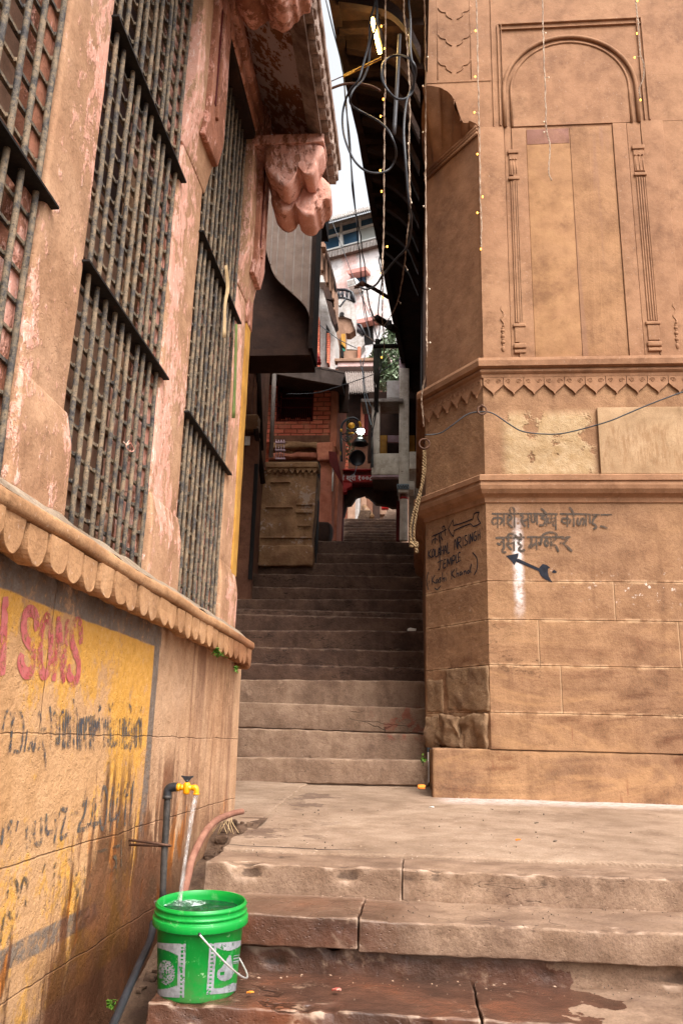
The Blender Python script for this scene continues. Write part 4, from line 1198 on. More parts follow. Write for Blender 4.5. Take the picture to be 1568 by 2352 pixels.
strokes(wl_, 'script_line', 'inkworn', LT, pfl, NX, .0115, .0035)
NUM = [  # 24041 1
    [(690, 1790), (705, 1690), (718, 1655)], [(718, 1720), (700, 1860), (668, 1930), (650, 2000)], [(650, 1995), (700, 1985), (720, 1975)], [(775, 1740), (750, 1930), (720, 1955), (810, 1935)], [(790, 1780), (785, 1900), (772, 2010)],
    [(850, 1640), (828, 1780), (825, 1920), (845, 1985), (870, 1900), (880, 1760), (870, 1660), (850, 1640)], [(925, 1650), (905, 1900), (975, 1860)], [(975, 1620), (965, 1750), (955, 1900)], [(935, 1760), (905, 1990)], [(995, 1700), (985, 1850), (965, 1960)],
    [(1050, 1610), (1020, 1700), (1055, 1700)], [(1048, 1620), (1035, 1800), (1028, 1960)], [(1095, 1600), (1075, 1690)], [(1090, 1620), (1080, 1800), (1060, 1950)],
    [(640, 1850), (600, 1860)]]
NUM += [[(20, 2100), (40, 1980), (60, 1930), (70, 2000), (100, 1920), (95, 2120)], [(140, 1990), (155, 1930)], [(235, 2130), (232, 1950), (270, 2080), (275, 1940)], [(300, 1930), (295, 2080), (345, 2090), (350, 1900)], [(390, 1870), (390, 2010), (440, 2000)],
        [(455, 1850), (470, 1960), (455, 2090)], [(500, 1820), (490, 1900)], [(510, 1810), (545, 1830), (565, 1810)], [(560, 1820), (515, 2000), (510, 2060), (560, 2030)]]
strokes(wl_, 'number_line', 'inkworn', NUM, pfl, NX, .0145, .0035)
LOW = [[(365, 2330), (380, 2280)], [(455, 2300), (470, 2260)], [(520, 2260), (620, 2230)], [(620, 2230), (610, 2290)], [(780, 2180), (880, 2150)], [(700, 2190), (725, 2200)], [(890, 2150), (985, 2120)], [(1000, 2080), (1000, 2300)],
       [(70, 2540), (90, 2420), (130, 2400), (160, 2480), (150, 2700)], [(180, 2500), (210, 2390), (240, 2440), (225, 2600)], [(330, 2650), (350, 2480), (390, 2560), (370, 2700)], [(455, 2350), (445, 2560), (480, 2600), (500, 2350)],
       [(560, 2400), (550, 2580)], [(600, 2330), (640, 2330), (610, 2420), (650, 2500), (620, 2560)], [(700, 2300), (700, 2480), (740, 2460), (750, 2280)], [(20, 2900), (40, 2720), (90, 2680), (110, 2780), (80, 2920)],
       [(900, 2180), (960, 2230), (950, 2300), (900, 2330)], [(960, 2200), (960, 2420)]]
strokes(wl_, 'script_line', 'inkgrey', LOW, pfl, NX, .0135, .0035)

# ================================================================== BUCKET, TAP AND PIPES
BC = Vector((-.716, 3.03, -.309)); ZR = ay(3.02, 455, 2066).z; HB = ZR - BC.z
bk = thing('bucket', 'bright green plastic bucket brimming with water under the running tap', 'bucket', BC)
body0 = [(.0, 0), (.132, 0), (.137, .005), (.139, .02), (.153, HB - .072), (.166, HB - .070), (.171, HB - .067), (.170, HB - .044), (.163, HB - .041), (.1625, HB - .034), (.166, HB - .032), (.1655, HB - .027), (.162, HB - .025), (.1615, HB - .014), (.1645, HB - .012),
        (.164, HB - .006), (.160, HB - .004), (.159, HB), (.155, HB), (.153, HB - .02), (.137, .012), (.0, .01)]
body = []
body0 = [(r_ * .935, z) for r_, z in body0]
for i, p in enumerate(body0):      # doubled rings keep the collar edges crisp
    if 0 < i < len(body0) - 1:
        a, b = body0[i - 1], body0[i + 1]
        for q in (a, b):
            d = math.hypot(q[0] - p[0], q[1] - p[1]); t = min(.35, .0008 / d)
            body.append((p[0] + (q[0] - p[0]) * t, p[1] + (q[1] - p[1]) * t))
    else: body.append(p)
MB().lathe(BC, body, 72).build('bucket_body', 'green', bk)
ZW = ZR - .032
hit = az(ZW, 415, 2076)
def wat(u, v):
    a = 2 * math.pi * u; r_ = .1415 * v
    p = Vector((BC.x + r_ * math.cos(a), BC.y + r_ * math.sin(a), ZW))
    d = math.hypot(p.x - hit.x, p.y - hit.y)
    p.z += noise.noise(p * 24) * .006 * (1 - v ** 8) + math.exp(-(d / .03) ** 2) * .006 + .003 * math.sin(d * 160) * math.exp(-d * 14) + noise.noise(p * 60) * .002
    return p
MB().grid(wat, 96, 30).build('water_surface', 'water', bk)
fo = MB()
def fom(u, v):
    a = 2 * math.pi * u; r_ = .068 * v
    p = Vector((hit.x + r_ * 1.35 * math.cos(a), hit.y + r_ * .8 * math.sin(a), ZW + .007))
    p.z += abs(noise.noise(p * 90)) * .009 * (1 - v) - v * .004
    return p
fo.grid(fom, 40, 12).build('foam', 'foam', bk)
PH = math.atan2(-BC.y, -BC.x)
def cone(a, z, o=.0012):
    r_ = (.139 + (.153 - .139) * (z - .02) / (HB - .092)) * .935 + o
    return Vector((BC.x + r_ * math.cos(a), BC.y + r_ * math.sin(a), BC.z + z))
ZA = HB - .078; K = 372.
def b8(px, py):
    t = max(-.999, min(.999, (px - 620) / K)); a = PH + math.asin(t)
    yy = py + (1 - math.sqrt(1 - t * t)) * 110
    return a, ZA * (2305 - yy) / (2305 - 1575)
def decal(x0, x1, y0, y1, pred, n=64):
    mb = MB()
    for i in range(n):
        for j in range(n):
            xa, xb = x0 + (x1 - x0) * i / n, x0 + (x1 - x0) * (i + 1) / n
            ya, yb = y0 + (y1 - y0) * j / n, y0 + (y1 - y0) * (j + 1) / n
            if pred((xa + xb) / 2, (ya + yb) / 2):
                mb.add([cone(*b8(px, py)) for px, py in ((xa, yb), (xb, yb), (xb, ya), (xa, ya))], [(0, 1, 2, 3)], True)
    return mb
def leftp(x, y):
    if x > 448: return not (((int(y) // 22) % 2 == 0) and 470 < x < 492)
    if y < 1705: return True
    if y < 1705 + 70 * ((x - 260) / 190) ** 2 and x > 300: return True
    if y > 2150: return True
    if y > 2150 - 55 * ((x - 240) / 200) ** 2 and x > 300: return True
    d = math.hypot((x - 345) / 78, (y - 1960) / 135)
    return d < 1 and noise.noise(Vector((x * .06, y * .06, 1))) > -.12
def rightp(x, y):
    if x < 765: return not (((int(y) // 22) % 2 == 0) and 722 < x < 744)
    top = 1665 + 45 * math.sin((x - 765) / 75.) if x < 1000 else 0
    if y < top + 25: return True
    if y > 2125 + 18 * math.sin(x / 40.): return True
    dx, dy = (x - 865) / 78, (y - 1985) / 80
    if dx * dx + dy * dy < 1: return not (abs(x - 835) < 20 and 1960 < y < 2000)
    if 1790 < y < 1985 and abs(x - (890 - (y - 1790) * .12)) < 8 + (y - 1790) * .33: return True
    return x > 925 and 1800 < y < 1895 and (int(y) // 16) % 2 == 0
decal(256, 510, 1640, 2225, leftp).build('printed_panel', 'print', bk)
decal(706, 985, 1640, 2200, rightp).build('printed_panel', 'print', bk)
fd = Vector((math.cos(PH), math.sin(PH), 0)); rd = Vector((-fd.y, fd.x, 0))
zc_ = BC + Vector((0, 0, HB - .064))
MB().tube([zc_ + (fd * math.cos(math.pi * k / 30) + rd * math.sin(math.pi * k / 30)) * .165 + Vector((0, 0, -.175)) * math.sin(math.pi * k / 30) for k in range(31)], .0032, 6).build('wire_handle', 'steel', bk)
MB().ball(zc_ + fd * .161, .006, 6).build('handle_pivot', 'blackplastic', bk)

YT_ = 3.2
def t8(px, py, Y=YT_): return ay(Y, 301 + .2454 * px, 1743.6 + .2454 * py)
tp = thing('water_tap', 'yellow plastic tap with black handle running on an iron standpipe against the painted wall', 'tap', t8(300, 1400))
P = [t8(282, 1500), t8(300, 1250), t8(312, 900), t8(330, 600), t8(339, 400), t8(340, 350)]
MB().tube(catmull(P, 5), .0125, 12).build('standpipe', 'ironpipe', tp)
MB().tube([t8(339, 372), t8(341, 340)], .0175, 12).build('pipe_coupling', 'ironpipe', tp)
MB().tube(catmull([t8(341, 350), t8(344, 300), t8(362, 272), t8(400, 262), t8(432, 262)], 6), .0165, 12).build('elbow', 'blackplastic', tp)
a0 = t8(432, 264); ux = Vector((1, 0, 0)); uz = Vector((0, 0, 1))
mm = .2454 / 613.
v = MB()
v.tube([a0, a0 + ux * 30 * mm], .0145, 10); v.tube([a0 + ux * 30 * mm, a0 + ux * 62 * mm], .0105, 6)
v.tube([a0 + ux * 60 * mm, a0 + ux * 150 * mm], .0095, 12)
v.lathe(a0 + ux * 92 * mm, [(.0, -.024), (.009, -.024), (.013, -.018), (.0125, .0), (.013, .012), (.010, .018), (.0, .02)], 16)
v.tube(catmull([a0 + ux * 145 * mm, a0 + ux * 172 * mm + uz * .001, a0 + ux * 184 * mm - uz * .006, a0 + ux * 186 * mm - uz * .019], 4), .0105, 12)
v.tube([a0 + ux * 186 * mm - uz * .019, a0 + ux * 186 * mm - uz * .024], .0125, 12)
v.build('tap_body', 'yellow', tp)
h_ = MB(); hc = a0 + ux * 92 * mm + uz * .024
h_.tube([hc - uz * .008, hc + uz * .004], .006, 8)
h_.hexa([hc + Vector(q) for q in ((-.008, -.004, .0), (.008, -.004, .0), (.008, .004, .0), (-.008, .004, .0), (-.021, -.004, .017), (.021, -.004, .017), (.021, .004, .017), (-.021, .004, .017))])
h_.hexa([hc + Vector(q) for q in ((-.021, -.005, .012), (-.006, -.005, .009), (-.006, .005, .009), (-.021, .005, .012), (-.023, -.005, .019), (-.003, -.005, .016), (-.003, .005, .016), (-.023, .005, .019))])
h_.hexa([hc + Vector(q) for q in ((.006, -.005, .009), (.021, -.005, .012), (.021, .005, .012), (.006, .005, .009), (.003, -.005, .016), (.023, -.005, .019), (.023, .005, .019), (.003, .005, .016))])
h_.build('tap_handle', 'blackplastic', tp)
cl = MB(); c_ = t8(322, 790)
cl.tube([Vector((XL, c_.y, c_.z + .008)), c_ + Vector((-.02, -.016, 0)), c_ + Vector((.0, -.019, -.002)), c_ + Vector((.018, -.010, -.004)), c_ + Vector((.019, .006, -.008)), c_ + Vector((.0, .018, -.01)), Vector((XL, c_.y + .01, c_.z - .01))], .0045, 8)
cl.build('wall_clamp', 'ringiron', tp)
bk.rotation_euler = (R(3.5), 0, 0)
hit = hit + Vector((0, -.015, 0))
# running water
sp_ = a0 + ux * 186 * mm - uz * .025
jt = []
for k in range(24):
    t = k / 23
    p = sp_.lerp(hit, t ** .0 * t); p = Vector((sp_.x + (hit.x - sp_.x) * t ** .7, sp_.y + (hit.y - sp_.y) * t ** .7, sp_.z + (ZW + .004 - sp_.z) * t))
    jt.append(p)
w = MB(); n = 14; vs = []
for k, p in enumerate(jt):
    t = k / 23; r_ = .0095 - .0035 * t + .003 * max(0, (t - .8) * 5)
    for q in range(n):
        a = 2 * math.pi * q / n
        rr = r_ * (1 + .18 * noise.noise(Vector((math.cos(a) * 2, math.sin(a) * 2, t * 3))))
        vs.append(p + Vector((math.cos(a) * rr, math.sin(a) * rr, 0)))
w.add(vs, [(k * n + q, k * n + (q + 1) % n, (k + 1) * n + (q + 1) % n, (k + 1) * n + q) for k in range(23) for q in range(n)], True)
for k in range(46):
    t = random.random(); p = jt[int(t * 23)]
    d = Vector((random.gauss(0, .006), random.gauss(0, .006), random.uniform(-.01, .01))) * (.5 + t)
    w.ball(p + d, random.uniform(.0008, .0016), 4)
tag(w.build('running_water', 'jet'), 'stream of clear water falling from the yellow tap into the green bucket', 'water')

hz = [(1040, 490, 4.66), (975, 503, 4.55), (880, 535, 4.35), (800, 575, 4.1), (730, 640, 3.92), (665, 735, 3.78), (605, 855, 3.66), (562, 960, 3.58), (535, 1090, 3.5), (500, 1235, 3.42), (480, 1330, 3.38)]
tag(MB().tube(catmull([t8(x, y, Y_) for x, y, Y_ in hz], 5), .0155, 12).build('drain_hose', 'redpipe'), 'dusty reddish brown pipe sagging along the foot of the wall behind the bucket', 'pipe')
hs = MB()
for k in range(9):
    a = t8(830 + k * 14, 520 + random.uniform(-14, 20), 4.3 + k * .02); hs.tube(catmull([a, a + Vector((.01, -.03, -.03)), a + Vector((random.uniform(-.03, .05), -.04, -.08))], 3), .0016, 4)
tag(hs.build('tangled_string', 'straw'), 'tangle of dry string caught around the brown pipe by the wall corner', 'string')
bp = [(352, 2120, 3.25), (345, 2160, 3.15), (318, 2220, 3.0), (292, 2280, 2.85), (262, 2350, 2.7), (230, 2420, 2.55)]
tag(MB().tube(catmull([ay(Y_, x, y) for x, y, Y_ in bp], 5), .013, 12).build('drain_pipe', 'blackplastic'), 'dark pipe slanting down the gutter left of the bucket', 'pipe')
tag(MB().tube(catmull([t8(590, 965, 3.68), t8(570, 1020, 3.66), t8(560, 1080, 3.65), t8(556, 1135, 3.64)], 4), .0022, 5).build('loose_wire', 'steel'), 'short pale wire end dangling off the left end of the top step', 'wire')

# ================================================================== BACK ALLEY
def bx(Y, x0, y0, x1, y1, d, rb=None):
    """box whose camera-facing side spans the measured rectangle at depth Y"""
    a = ay(Y, x0, (y0 + y1) / 2).x; b = ay(Y, x1, (y0 + y1) / 2).x
    zt = ay(Y, (x0 + x1) / 2, y0).z; zb = ay(Y, (x0 + x1) / 2, y1).z
    return (a, b, Y, Y + d, zb, zt)
def BX(name, mat, par, Y, x0, y0, x1, y1, d, r=None, amp=0.):
    c = bx(Y, x0, y0, x1, y1, d)
    if r: mb = MB().rbox(*c, r, .08, amp, 6)
    else: mb = MB().box(*c)
    return mb.build(name, mat, par)
def poly(name, mat, par, Y, pts, d, clean=True):
    o = MB().prism([ay(Y, x, y) for x, y in pts], (0, d, 0)).build(name, mat, par)
    return fixn(o)

# brown house beyond the corner on the left
bh = thing('brown_plaster_house', 'shadowy brown plastered house just past the painted wall, with a capped pilaster', 'house', (-2.6, 9.4, 1.5))
MB().box(-4.4, -2.3, 5.2, 10.05, -.9, 7).build('side_wall', 'brown', bh)  # unseen wall added to block sky light and dim the alley
XH = ay(10.0, 583, 1000).x
MB().box(-4.4, XH, 10.02, 10.9, .5, 7.0).build('wall', 'brown', bh)
BX('pilaster', 'brown', bh, 9.92, 543, 1000, 584, 1412, .12, .02)
BX('capital', 'ochre', bh, 9.85, 560, 950, 592, 986, .2, .03)
BX('pilaster_upper', 'brown', bh, 9.94, 548, 690, 584, 955, .1, .015)
BX('doorway', 'hole', bh, 9.90, 577, 1065, 585, 1330, .05)
for (xa, ya, xb, yb) in ((590, 760, 600, 1035), (588, 985, 604, 1110)):
    MB().tube([ay(9.85, xa, ya), ay(10.3, xb, yb)], .035, 8).build('slanting_pipe', 'timber', bh)
MB().tube([ay(10.4, 630, 860), ay(10.4, 622, 1050)], .03, 8).build('downpipe', 'tin', bh)
BX('wall_notice', 'paper', bh, 9.89, 562, 1002, 574, 1022, .015)

# enclosed balcony jutting over the alley
eb = thing('enclosed_balcony', 'dark overhanging balcony clad in pale ribbed sheets with a curved lower edge', 'balcony', tuple(ay(8.2, 665, 857)))
YB = 8.2
x0, x1, yb_, zt_, zb_ = ay(YB, 595, 700).x - .6, ay(YB + .45, 728, 700).x, YB, ay(YB, 665, 430).z, ay(YB + .5, 665, 857).z + .03
MB().box(x0, x1 - .02, YB + .2, YB + .46, zb_, zt_ + .6).build('wall', 'darkwall', eb)
MB().box(x0, x1, YB + .04, YB + .5, zb_ - .03, zb_ + .05).build('floor_slab', 'darkwall', eb)
xk = x1 - ay(YB, 728, 700).x
crv = catmull([ay(YB, 612, 545), ay(YB, 622, 590), ay(YB, 640, 635), ay(YB, 675, 668), ay(YB, 700, 690), ay(YB, 718, 712), ay(YB, 726, 745)], 5)
top = zt_ + .5
crv = [p + Vector((xk * (p.x - x0) / (x1 - x0), 0, 0)) for p in crv]
crv = [Vector((x0, YB, crv[0].z + .35))] + crv
mb = MB(); vs = []
for p in crv: vs += [Vector((p.x, YB, p.z)), Vector((p.x, YB, top)), Vector((p.x, YB + .03, p.z)), Vector((p.x, YB + .03, top))]
for i in range(len(crv) - 1):
    a = i * 4; mb.add([], []) if False else None
mb.add(vs, [f for i in range(len(crv) - 1) for f in ((i * 4, i * 4 + 4, i * 4 + 5, i * 4 + 1), (i * 4 + 2, i * 4 + 3, i * 4 + 7, i * 4 + 6), (i * 4, i * 4 + 2, i * 4 + 6, i * 4 + 4))])
fixn(mb.build('ribbed_cladding', 'clad', eb))
for x in (622, 636, 655, 675, 695, 712):
    px = ay(YB, x, 600).x
    zl = min(crv, key=lambda p: abs(p.x - px)).z
    MB().box(px - .006, px + .006, YB - .010, YB, zl + .01, top).build('cladding_rib', 'tin', eb)
MB().box(x1 - .02, x1 + .025, YB - .02, YB + .45, zb_ + .02, top).build('corner_post', 'timber', eb)
mb = MB()   # small dark awning end above
b = bx(9.5, 726, 430, 747, 505, .5); MB().box(*b).build('awning_end', 'timber', eb)

# ochre carved wall at the head of the lower flight
oc = thing('ochre_pavilion_wall', 'crumbling ochre carved wall with scalloped top standing beside the dark steps', 'wall', tuple(ay(10.75, 655, 1290)))
YO = 10.75
poly('wall', 'ochre', oc, YO, [(607, 1078), (727, 1085), (722, 1180), (716, 1230), (718, 1300), (590, 1300), (598, 1180)], .5)
BX('base_course', 'ochre', oc, YO - .05, 592, 1252, 719, 1300, .2, .03, .02)
BX('cornice', 'ochre', oc, YO - .06, 608, 1060, 730, 1074, .3, .02)
mb = MB()
for k in range(9):
    xa = 612 + k * 13.; mb.prism([ay(YO - .04, xa, 1074), ay(YO - .04, xa + 13, 1074), ay(YO - .04, xa + 13, 1077), ay(YO - .04, xa + 6.5, 1087), ay(YO - .04, xa, 1077)], (0, .04, 0))
fixn(mb.build('scalloped_edge', 'ochre', oc))
for (a, b, c, d) in ((680, 1155, 717, 1160), (680, 1170, 716, 1178), (610, 1163, 672, 1166), (683, 1205, 714, 1209), (597, 1232, 716, 1236), (622, 1105, 665, 1108), (683, 1112, 686, 1160)):
    BX('moulding', 'ochre', oc, YO - .03, a, b, c, d, .05, .008)
BX('dark_gap', 'hole', oc, YO + .3, 715, 1060, 729, 1300, .2)

# red brick house
bk_ = thing('red_brick_house', 'small red brick house under a tin eave with a barred window', 'house', tuple(ay(11.9, 700, 1240)))
YK = 11.9
xa = ay(YK, 600, 1000).x; xw0 = ay(YK, 639, 930).x; xw1 = ay(YK, 717, 930).x; xe = ay(YK, 757, 1000).x
zw0 = ay(YK, 680, 968).z; zw1 = ay(YK, 680, 880).z; z0_ = ay(YK, 700, 1014).z; z1_ = ay(YK, 700, 850).z
MB().box(xa - 1.2, xw0, YK, YK + 1.6, z0_, z1_).build('wall', 'brick', bk_)
MB().box(xw1, xe, YK, YK + 1.6, z0_, z1_).build('wall', 'brick', bk_)
MB().box(xw0, xw1, YK, YK + 1.6, z0_, zw0).build('wall', 'brick', bk_)
MB().box(xw0, xw1, YK + .002, YK + 1.6, zw1, z1_).build('wall', 'timber', bk_)
MB().box(xw0, xw1, YK + .35, YK + .4, zw0, zw1).build('window_opening', 'hole', bk_)
for k in range(6):
    xx = xw0 + .03 + k * (xw1 - xw0 - .05) / 6
    MB().rbox(xx, xx + .075, YK + .06, YK + .16, zw0 + .0, zw0 + .07 + .02 * (k % 2), .01, .03, .004, 9).build('loose_brick', 'brick', bk_)
wg = bpy.data.objects.new('window_grille', None); COL.objects.link(wg); wg.location = Vector((xw0, YK, zw0)) - bk_.location; wg.parent = bk_
mb = MB()
for k in range(17):
    xx = xw0 + .02 + k * (xw1 - xw0 - .04) / 16; mb.tube([(xx, YK + .03, zw0), (xx, YK + .03, zw1)], .006, 5)
mb.build('grille_bars', 'darkred', wg)
mb = MB()
for t in (.03, .38, .62, .97): mb.box(xw0, xw1, YK + .02, YK + .04, zw0 + (zw1 - zw0) * t - .008, zw0 + (zw1 - zw0) * t + .008)
mb.box(xw0 - .02, xw0, YK - .01, YK + .04, zw0, zw1); mb.box(xw1, xw1 + .02, YK - .01, YK + .04, zw0, zw1)
mb.build('grille_frame', 'darkred', wg)
MB().rbox(xe + .003, xe + .11, YK - .03, YK + 1.7, z0_ - .1, z1_, .02, .06, .008).build('corner_plaster', 'salmon', bk_)
# ragged broken ledge under the bricks
for (y0, y1, off_, m_, am) in ((1014, 1030, .12, 'ochre', .04), (1028, 1043, .02, 'ochre', .05), (1040, 1052, .10, 'salmon', .04)):
    c = bx(YK - off_, 620, y0, 748, y1, .5); MB().rbox(*c, .03, .045, am, 5).build('broken_ledge', m_, bk_)
c = bx(YK - .02, 612, 1000, 762, 1300, .8); MB().box(*c).build('lower_wall', 'brown', bk_)
poly('pillar', 'salmon', bk_, YK - .12, [(733, 1052), (764, 1056), (766, 1100), (762, 1150), (760, 1240), (726, 1240), (728, 1150), (731, 1100)], .5)
BX('pillar_capital', 'salmon', bk_, YK - .2, 728, 1014, 765, 1058, .5, .03, .02)
poly('side_wall', 'mauve' if False else 'salmon', bk_, YK + .3, [(758, 900), (778, 905), (778, 1090), (772, 1240), (758, 1240)], .9)
# eave
a, b_, c, d = ay(YK - .5, 596, 852), ay(YK - .6, 783, 886), ay(YK - .6, 791, 859), ay(YK - .5, 596, 820)
eb2 = MB().hexa([a, b_, b_ + Vector((0, .03, 0)), a + Vector((0, .03, 0)), d, c, c + Vector((0, .03, 0)), d + Vector((0, .03, 0))])
fixn(eb2.build('eave_fascia', 'rustytin', bk_))
e1 = ay(YK - .6, 791, 859); e2 = ay(YK + 1.6, 801, 948); e3 = ay(YK - .6, 783, 886); 
sf = [ay(YK - .5, 596, 854), ay(YK - .58, 785, 884), Vector((e2.x, e2.y, e2.z)), Vector((ay(YK + 1.6, 740, 940).x - 2, YK + 1.6, e2.z))]
fixn(MB().prism(sf, (0, 0, .05)).build('eave_underside', 'darkwall', bk_))
rt = [ay(YK - .5, 596, 820), ay(YK - .6, 791, 857), e2 + Vector((0, 0, .25)), Vector((sf[3].x, YK + 1.6, e2.z + 1.0))]
fixn(MB().prism(rt, (0, 0, .03)).build('roof', 'rustytin', bk_))
BX('side_eave_underside', 'darkwall', bk_, YK + .2, 770, 880, 800, 946, .05)  # dark sheet standing in for the shaded underside of the side eave

# white wall rack, dark stone bin, slanting sign board
rk = MB()
for x in (634, 640, 646, 652): rk.tube([ay(YK - .3, x, 1010), ay(YK - .3, x, 1052)], .007, 5)
for y in (1014, 1032, 1051): rk.box(*bx(YK - .33, 632, y, 655, y + 3, .05))
tag(rk.build('wire_rack', 'mauve'), 'small pale wire rack fixed under the red brick wall', 'rack')
bn = MB().rbox(*bx(YK - .35, 716, 1196, 758, 1247, .4), .05, .05, .02, 5)
tag(bn.build('stone_bin', 'darkwall'), 'dark rounded stone block at the top of the lower steps beside the red gate', 'block')
sb = poly('sign_board', 'darkred', None, YK - .3, [(754, 1036), (772, 1038), (789, 1118), (778, 1100), (756, 1062)], .03)
tag(sb, 'dark red hanging board seen edge on beside the red gate', 'board')
tag(MB().tube([ay(YK - .25, 765, 1066), ay(YK - .25, 763, 1128)], .012, 6).build('white_rod', 'paper'), 'thin white rod hanging on the salmon pillar', 'rod')

# red gate across the stair
rg = thing('red_gate', 'red painted gateway with stepped brackets and a lettered lintel across the stair', 'gate', tuple(ay(13., 850, 1240)))
YG = 13.
BX('post', 'red', rg, YG, 773, 1125, 780, 1242, .25, .01); BX('post', 'darkred', rg, YG + .02, 780, 1125, 787, 1242, .25, .01)
BX('post', 'darkred', rg, YG, 909, 1150, 922, 1242, .25, .01)
BX('lintel', 'red', rg, YG, 766, 1091, 932, 1107, .3, .01)
BX('lintel', 'darkred', rg, YG + .02, 766, 1080, 932, 1091, .28, .01)
BX('lintel_top', 'red', rg, YG - .05, 766, 1076, 932, 1080, .35, .01)
BX('lintel_underside', 'darkred', rg, YG + .02, 766, 1107, 932, 1112, .28, .01)
poly('bracket', 'red', rg, YG - .02, [(772, 1108), (808, 1108), (806, 1118), (797, 1121), (795, 1129), (786, 1131), (783, 1140), (781, 1152), (773, 1152)], .15)
BX('post_capital', 'mauve', rg, YG - .05, 773, 1120, 783, 1129, .2, .01)
poly('dark_bracket', 'darkwall', rg, YG + .2, [(783, 1112), (840, 1112), (840, 1134), (818, 1140), (806, 1158), (796, 1160), (790, 1185), (783, 1185)], .15)
poly('dark_bracket', 'darkwall', rg, YG + .2, [(838, 1112), (915, 1112), (915, 1165), (900, 1165), (890, 1160), (862, 1156), (845, 1140), (838, 1138)], .15)
def text(body, name, mat, par, loc, size, rx=90, rz=0, ext=.003):
    c = bpy.data.curves.new(name, 'FONT'); c.body = body; c.size = size; c.extrude = ext; c.align_x = 'LEFT'; c.offset = size * .02
    o = bpy.data.objects.new(name, c); COL.objects.link(o)
    o.rotation_euler = (R(rx), 0, R(rz)); o.location = loc
    dg = bpy.context.evaluated_depsgraph_get()
    me = bpy.data.meshes.new_from_object(o.evaluated_get(dg))
    bpy.data.objects.remove(o)
    me.name = name; me.materials.clear(); me.materials.append(M[mat])
    me.transform(Matrix.Translation(loc) @ Matrix.Rotation(R(rz), 4, 'Z') @ Matrix.Rotation(R(rx), 4, 'X'))
    if par: me.transform(Matrix.Translation(-parent_off(par)))
    o = bpy.data.objects.new(name, me); COL.objects.link(o)
    if par: o.parent = par
    return o
p = ay(YG - .01, 774, 1103)
text('ओं श्री १००८ श्री।मेघि', 'lintel_lettering', 'wht', rg, Vector((p.x, YG - .012, p.z)), .115)

# white balcony house on the right
wh = thing('cream_balcony_house', 'cream plastered house up the alley with an open balcony on a round column', 'house', tuple(ay(12.3, 930, 1240)))
YW = 12.3
BX('balcony_front', 'white', wh, YW, 853, 1041, 916, 1090, .12, .012)
BX('balcony_edge', 'mauve', wh, YW + .01, 853, 1090, 916, 1096, .12, .01)
BX('balcony_post', 'white', wh, YW, 853, 921, 872, 1041, .12, .012)
BX('balcony_post', 'white', wh, YW + .004, 916, 845, 939, 1113, .3, .012)
BX('slab', 'tin', wh, YW - .08, 829, 915, 925, 923, .5, .01)
BX('balcony_back', 'darkwall', wh, YW + .9, 845, 900, 985, 1060, .1)
BX('room_panel', 'yellowpaint', wh, YW + .8, 870, 1000, 888, 1044, .05)
BX('room_ledge', 'mauve', wh, YW + .75, 890, 1000, 917, 1015, .05)
BX('balcony_floor', 'darkwall', wh, YW + .13, 853, 1088, 916, 1096, 1.)
BX('beam', 'white', wh, YW + .9, 860, 1102, 912, 1107, .1)
BX('upper_block', 'greyfar', wh, YW + .3, 888, 874, 917, 914, .4, .01)
BX('side_post', 'yellowpaint', wh, YW + .25, 938, 1000, 952, 1042, .1)
BX('side_parapet', 'white', wh, YW + .002, 939, 1037, 985, 1077, .12, .012)
BX('side_opening_shade', 'darkwall', wh, YW + .5, 938, 915, 990, 1042, .1)  # dark sheet painted for the tree shade in this opening
BX('side_wall', 'white', wh, YW + .3, 938, 1077, 990, 1245, .1, .012)
BX('bracket_block', 'white', wh, YW - .03, 933, 1105, 951, 1126, .3, .02)
BX('upper_wall', 'mauve', wh, YW + .02, 916, 820, 930, 900, .3, .01)
c0 = ay(YW, 928, 1240); ct = ay(YW, 927, 1137); rr = (ay(YW, 938, 1190).x - ay(YW, 919, 1190).x) / 2
cm = bpy.data.objects.new('column', None); COL.objects.link(cm); cm.location = Vector((ct.x, YW + rr, c0.z)) - wh.location; cm.parent = wh
H_ = ct.z - c0.z
MB().lathe((ct.x, YW + rr, c0.z), [(rr * 1.02, 0), (rr, .2), (rr * .97, H_ * .92)], 24).build('shaft', 'white', cm)
MB().lathe((ct.x, YW + rr, c0.z + H_ * .92), [(rr * .97, 0), (rr * 1.08, .01), (rr * 1.08, .03), (rr * .97, .035)], 24).build('red_ring', 'red', cm)
MB().lathe((ct.x, YW + rr, c0.z + H_ * .955), [(rr * .97, 0), (rr * 1.02, .03), (rr * 1.02, .06), (rr, .09)], 24).build('dark_ring', 'ringiron', cm)
BX('capital', 'white', cm, YW - .05, 914, 1122, 937, 1131, .35, .012)
BX('capital_band', 'bluegrey', cm, YW - .07, 911, 1111, 939, 1123, .4, .01)
mb = MB(); z = [ay(YW - .075, 913 + k * 3, 1120 if k % 2 else 1114) for k in range(9)]; mb.tube(z, .008, 4); mb.build('zigzag', 'darkwall', cm)
p = ay(YW + .28, 954, 1173)
text('सिंधि', 'wall_lettering', 'blueink', wh, Vector((p.x, YW + .285, p.z)), .16)

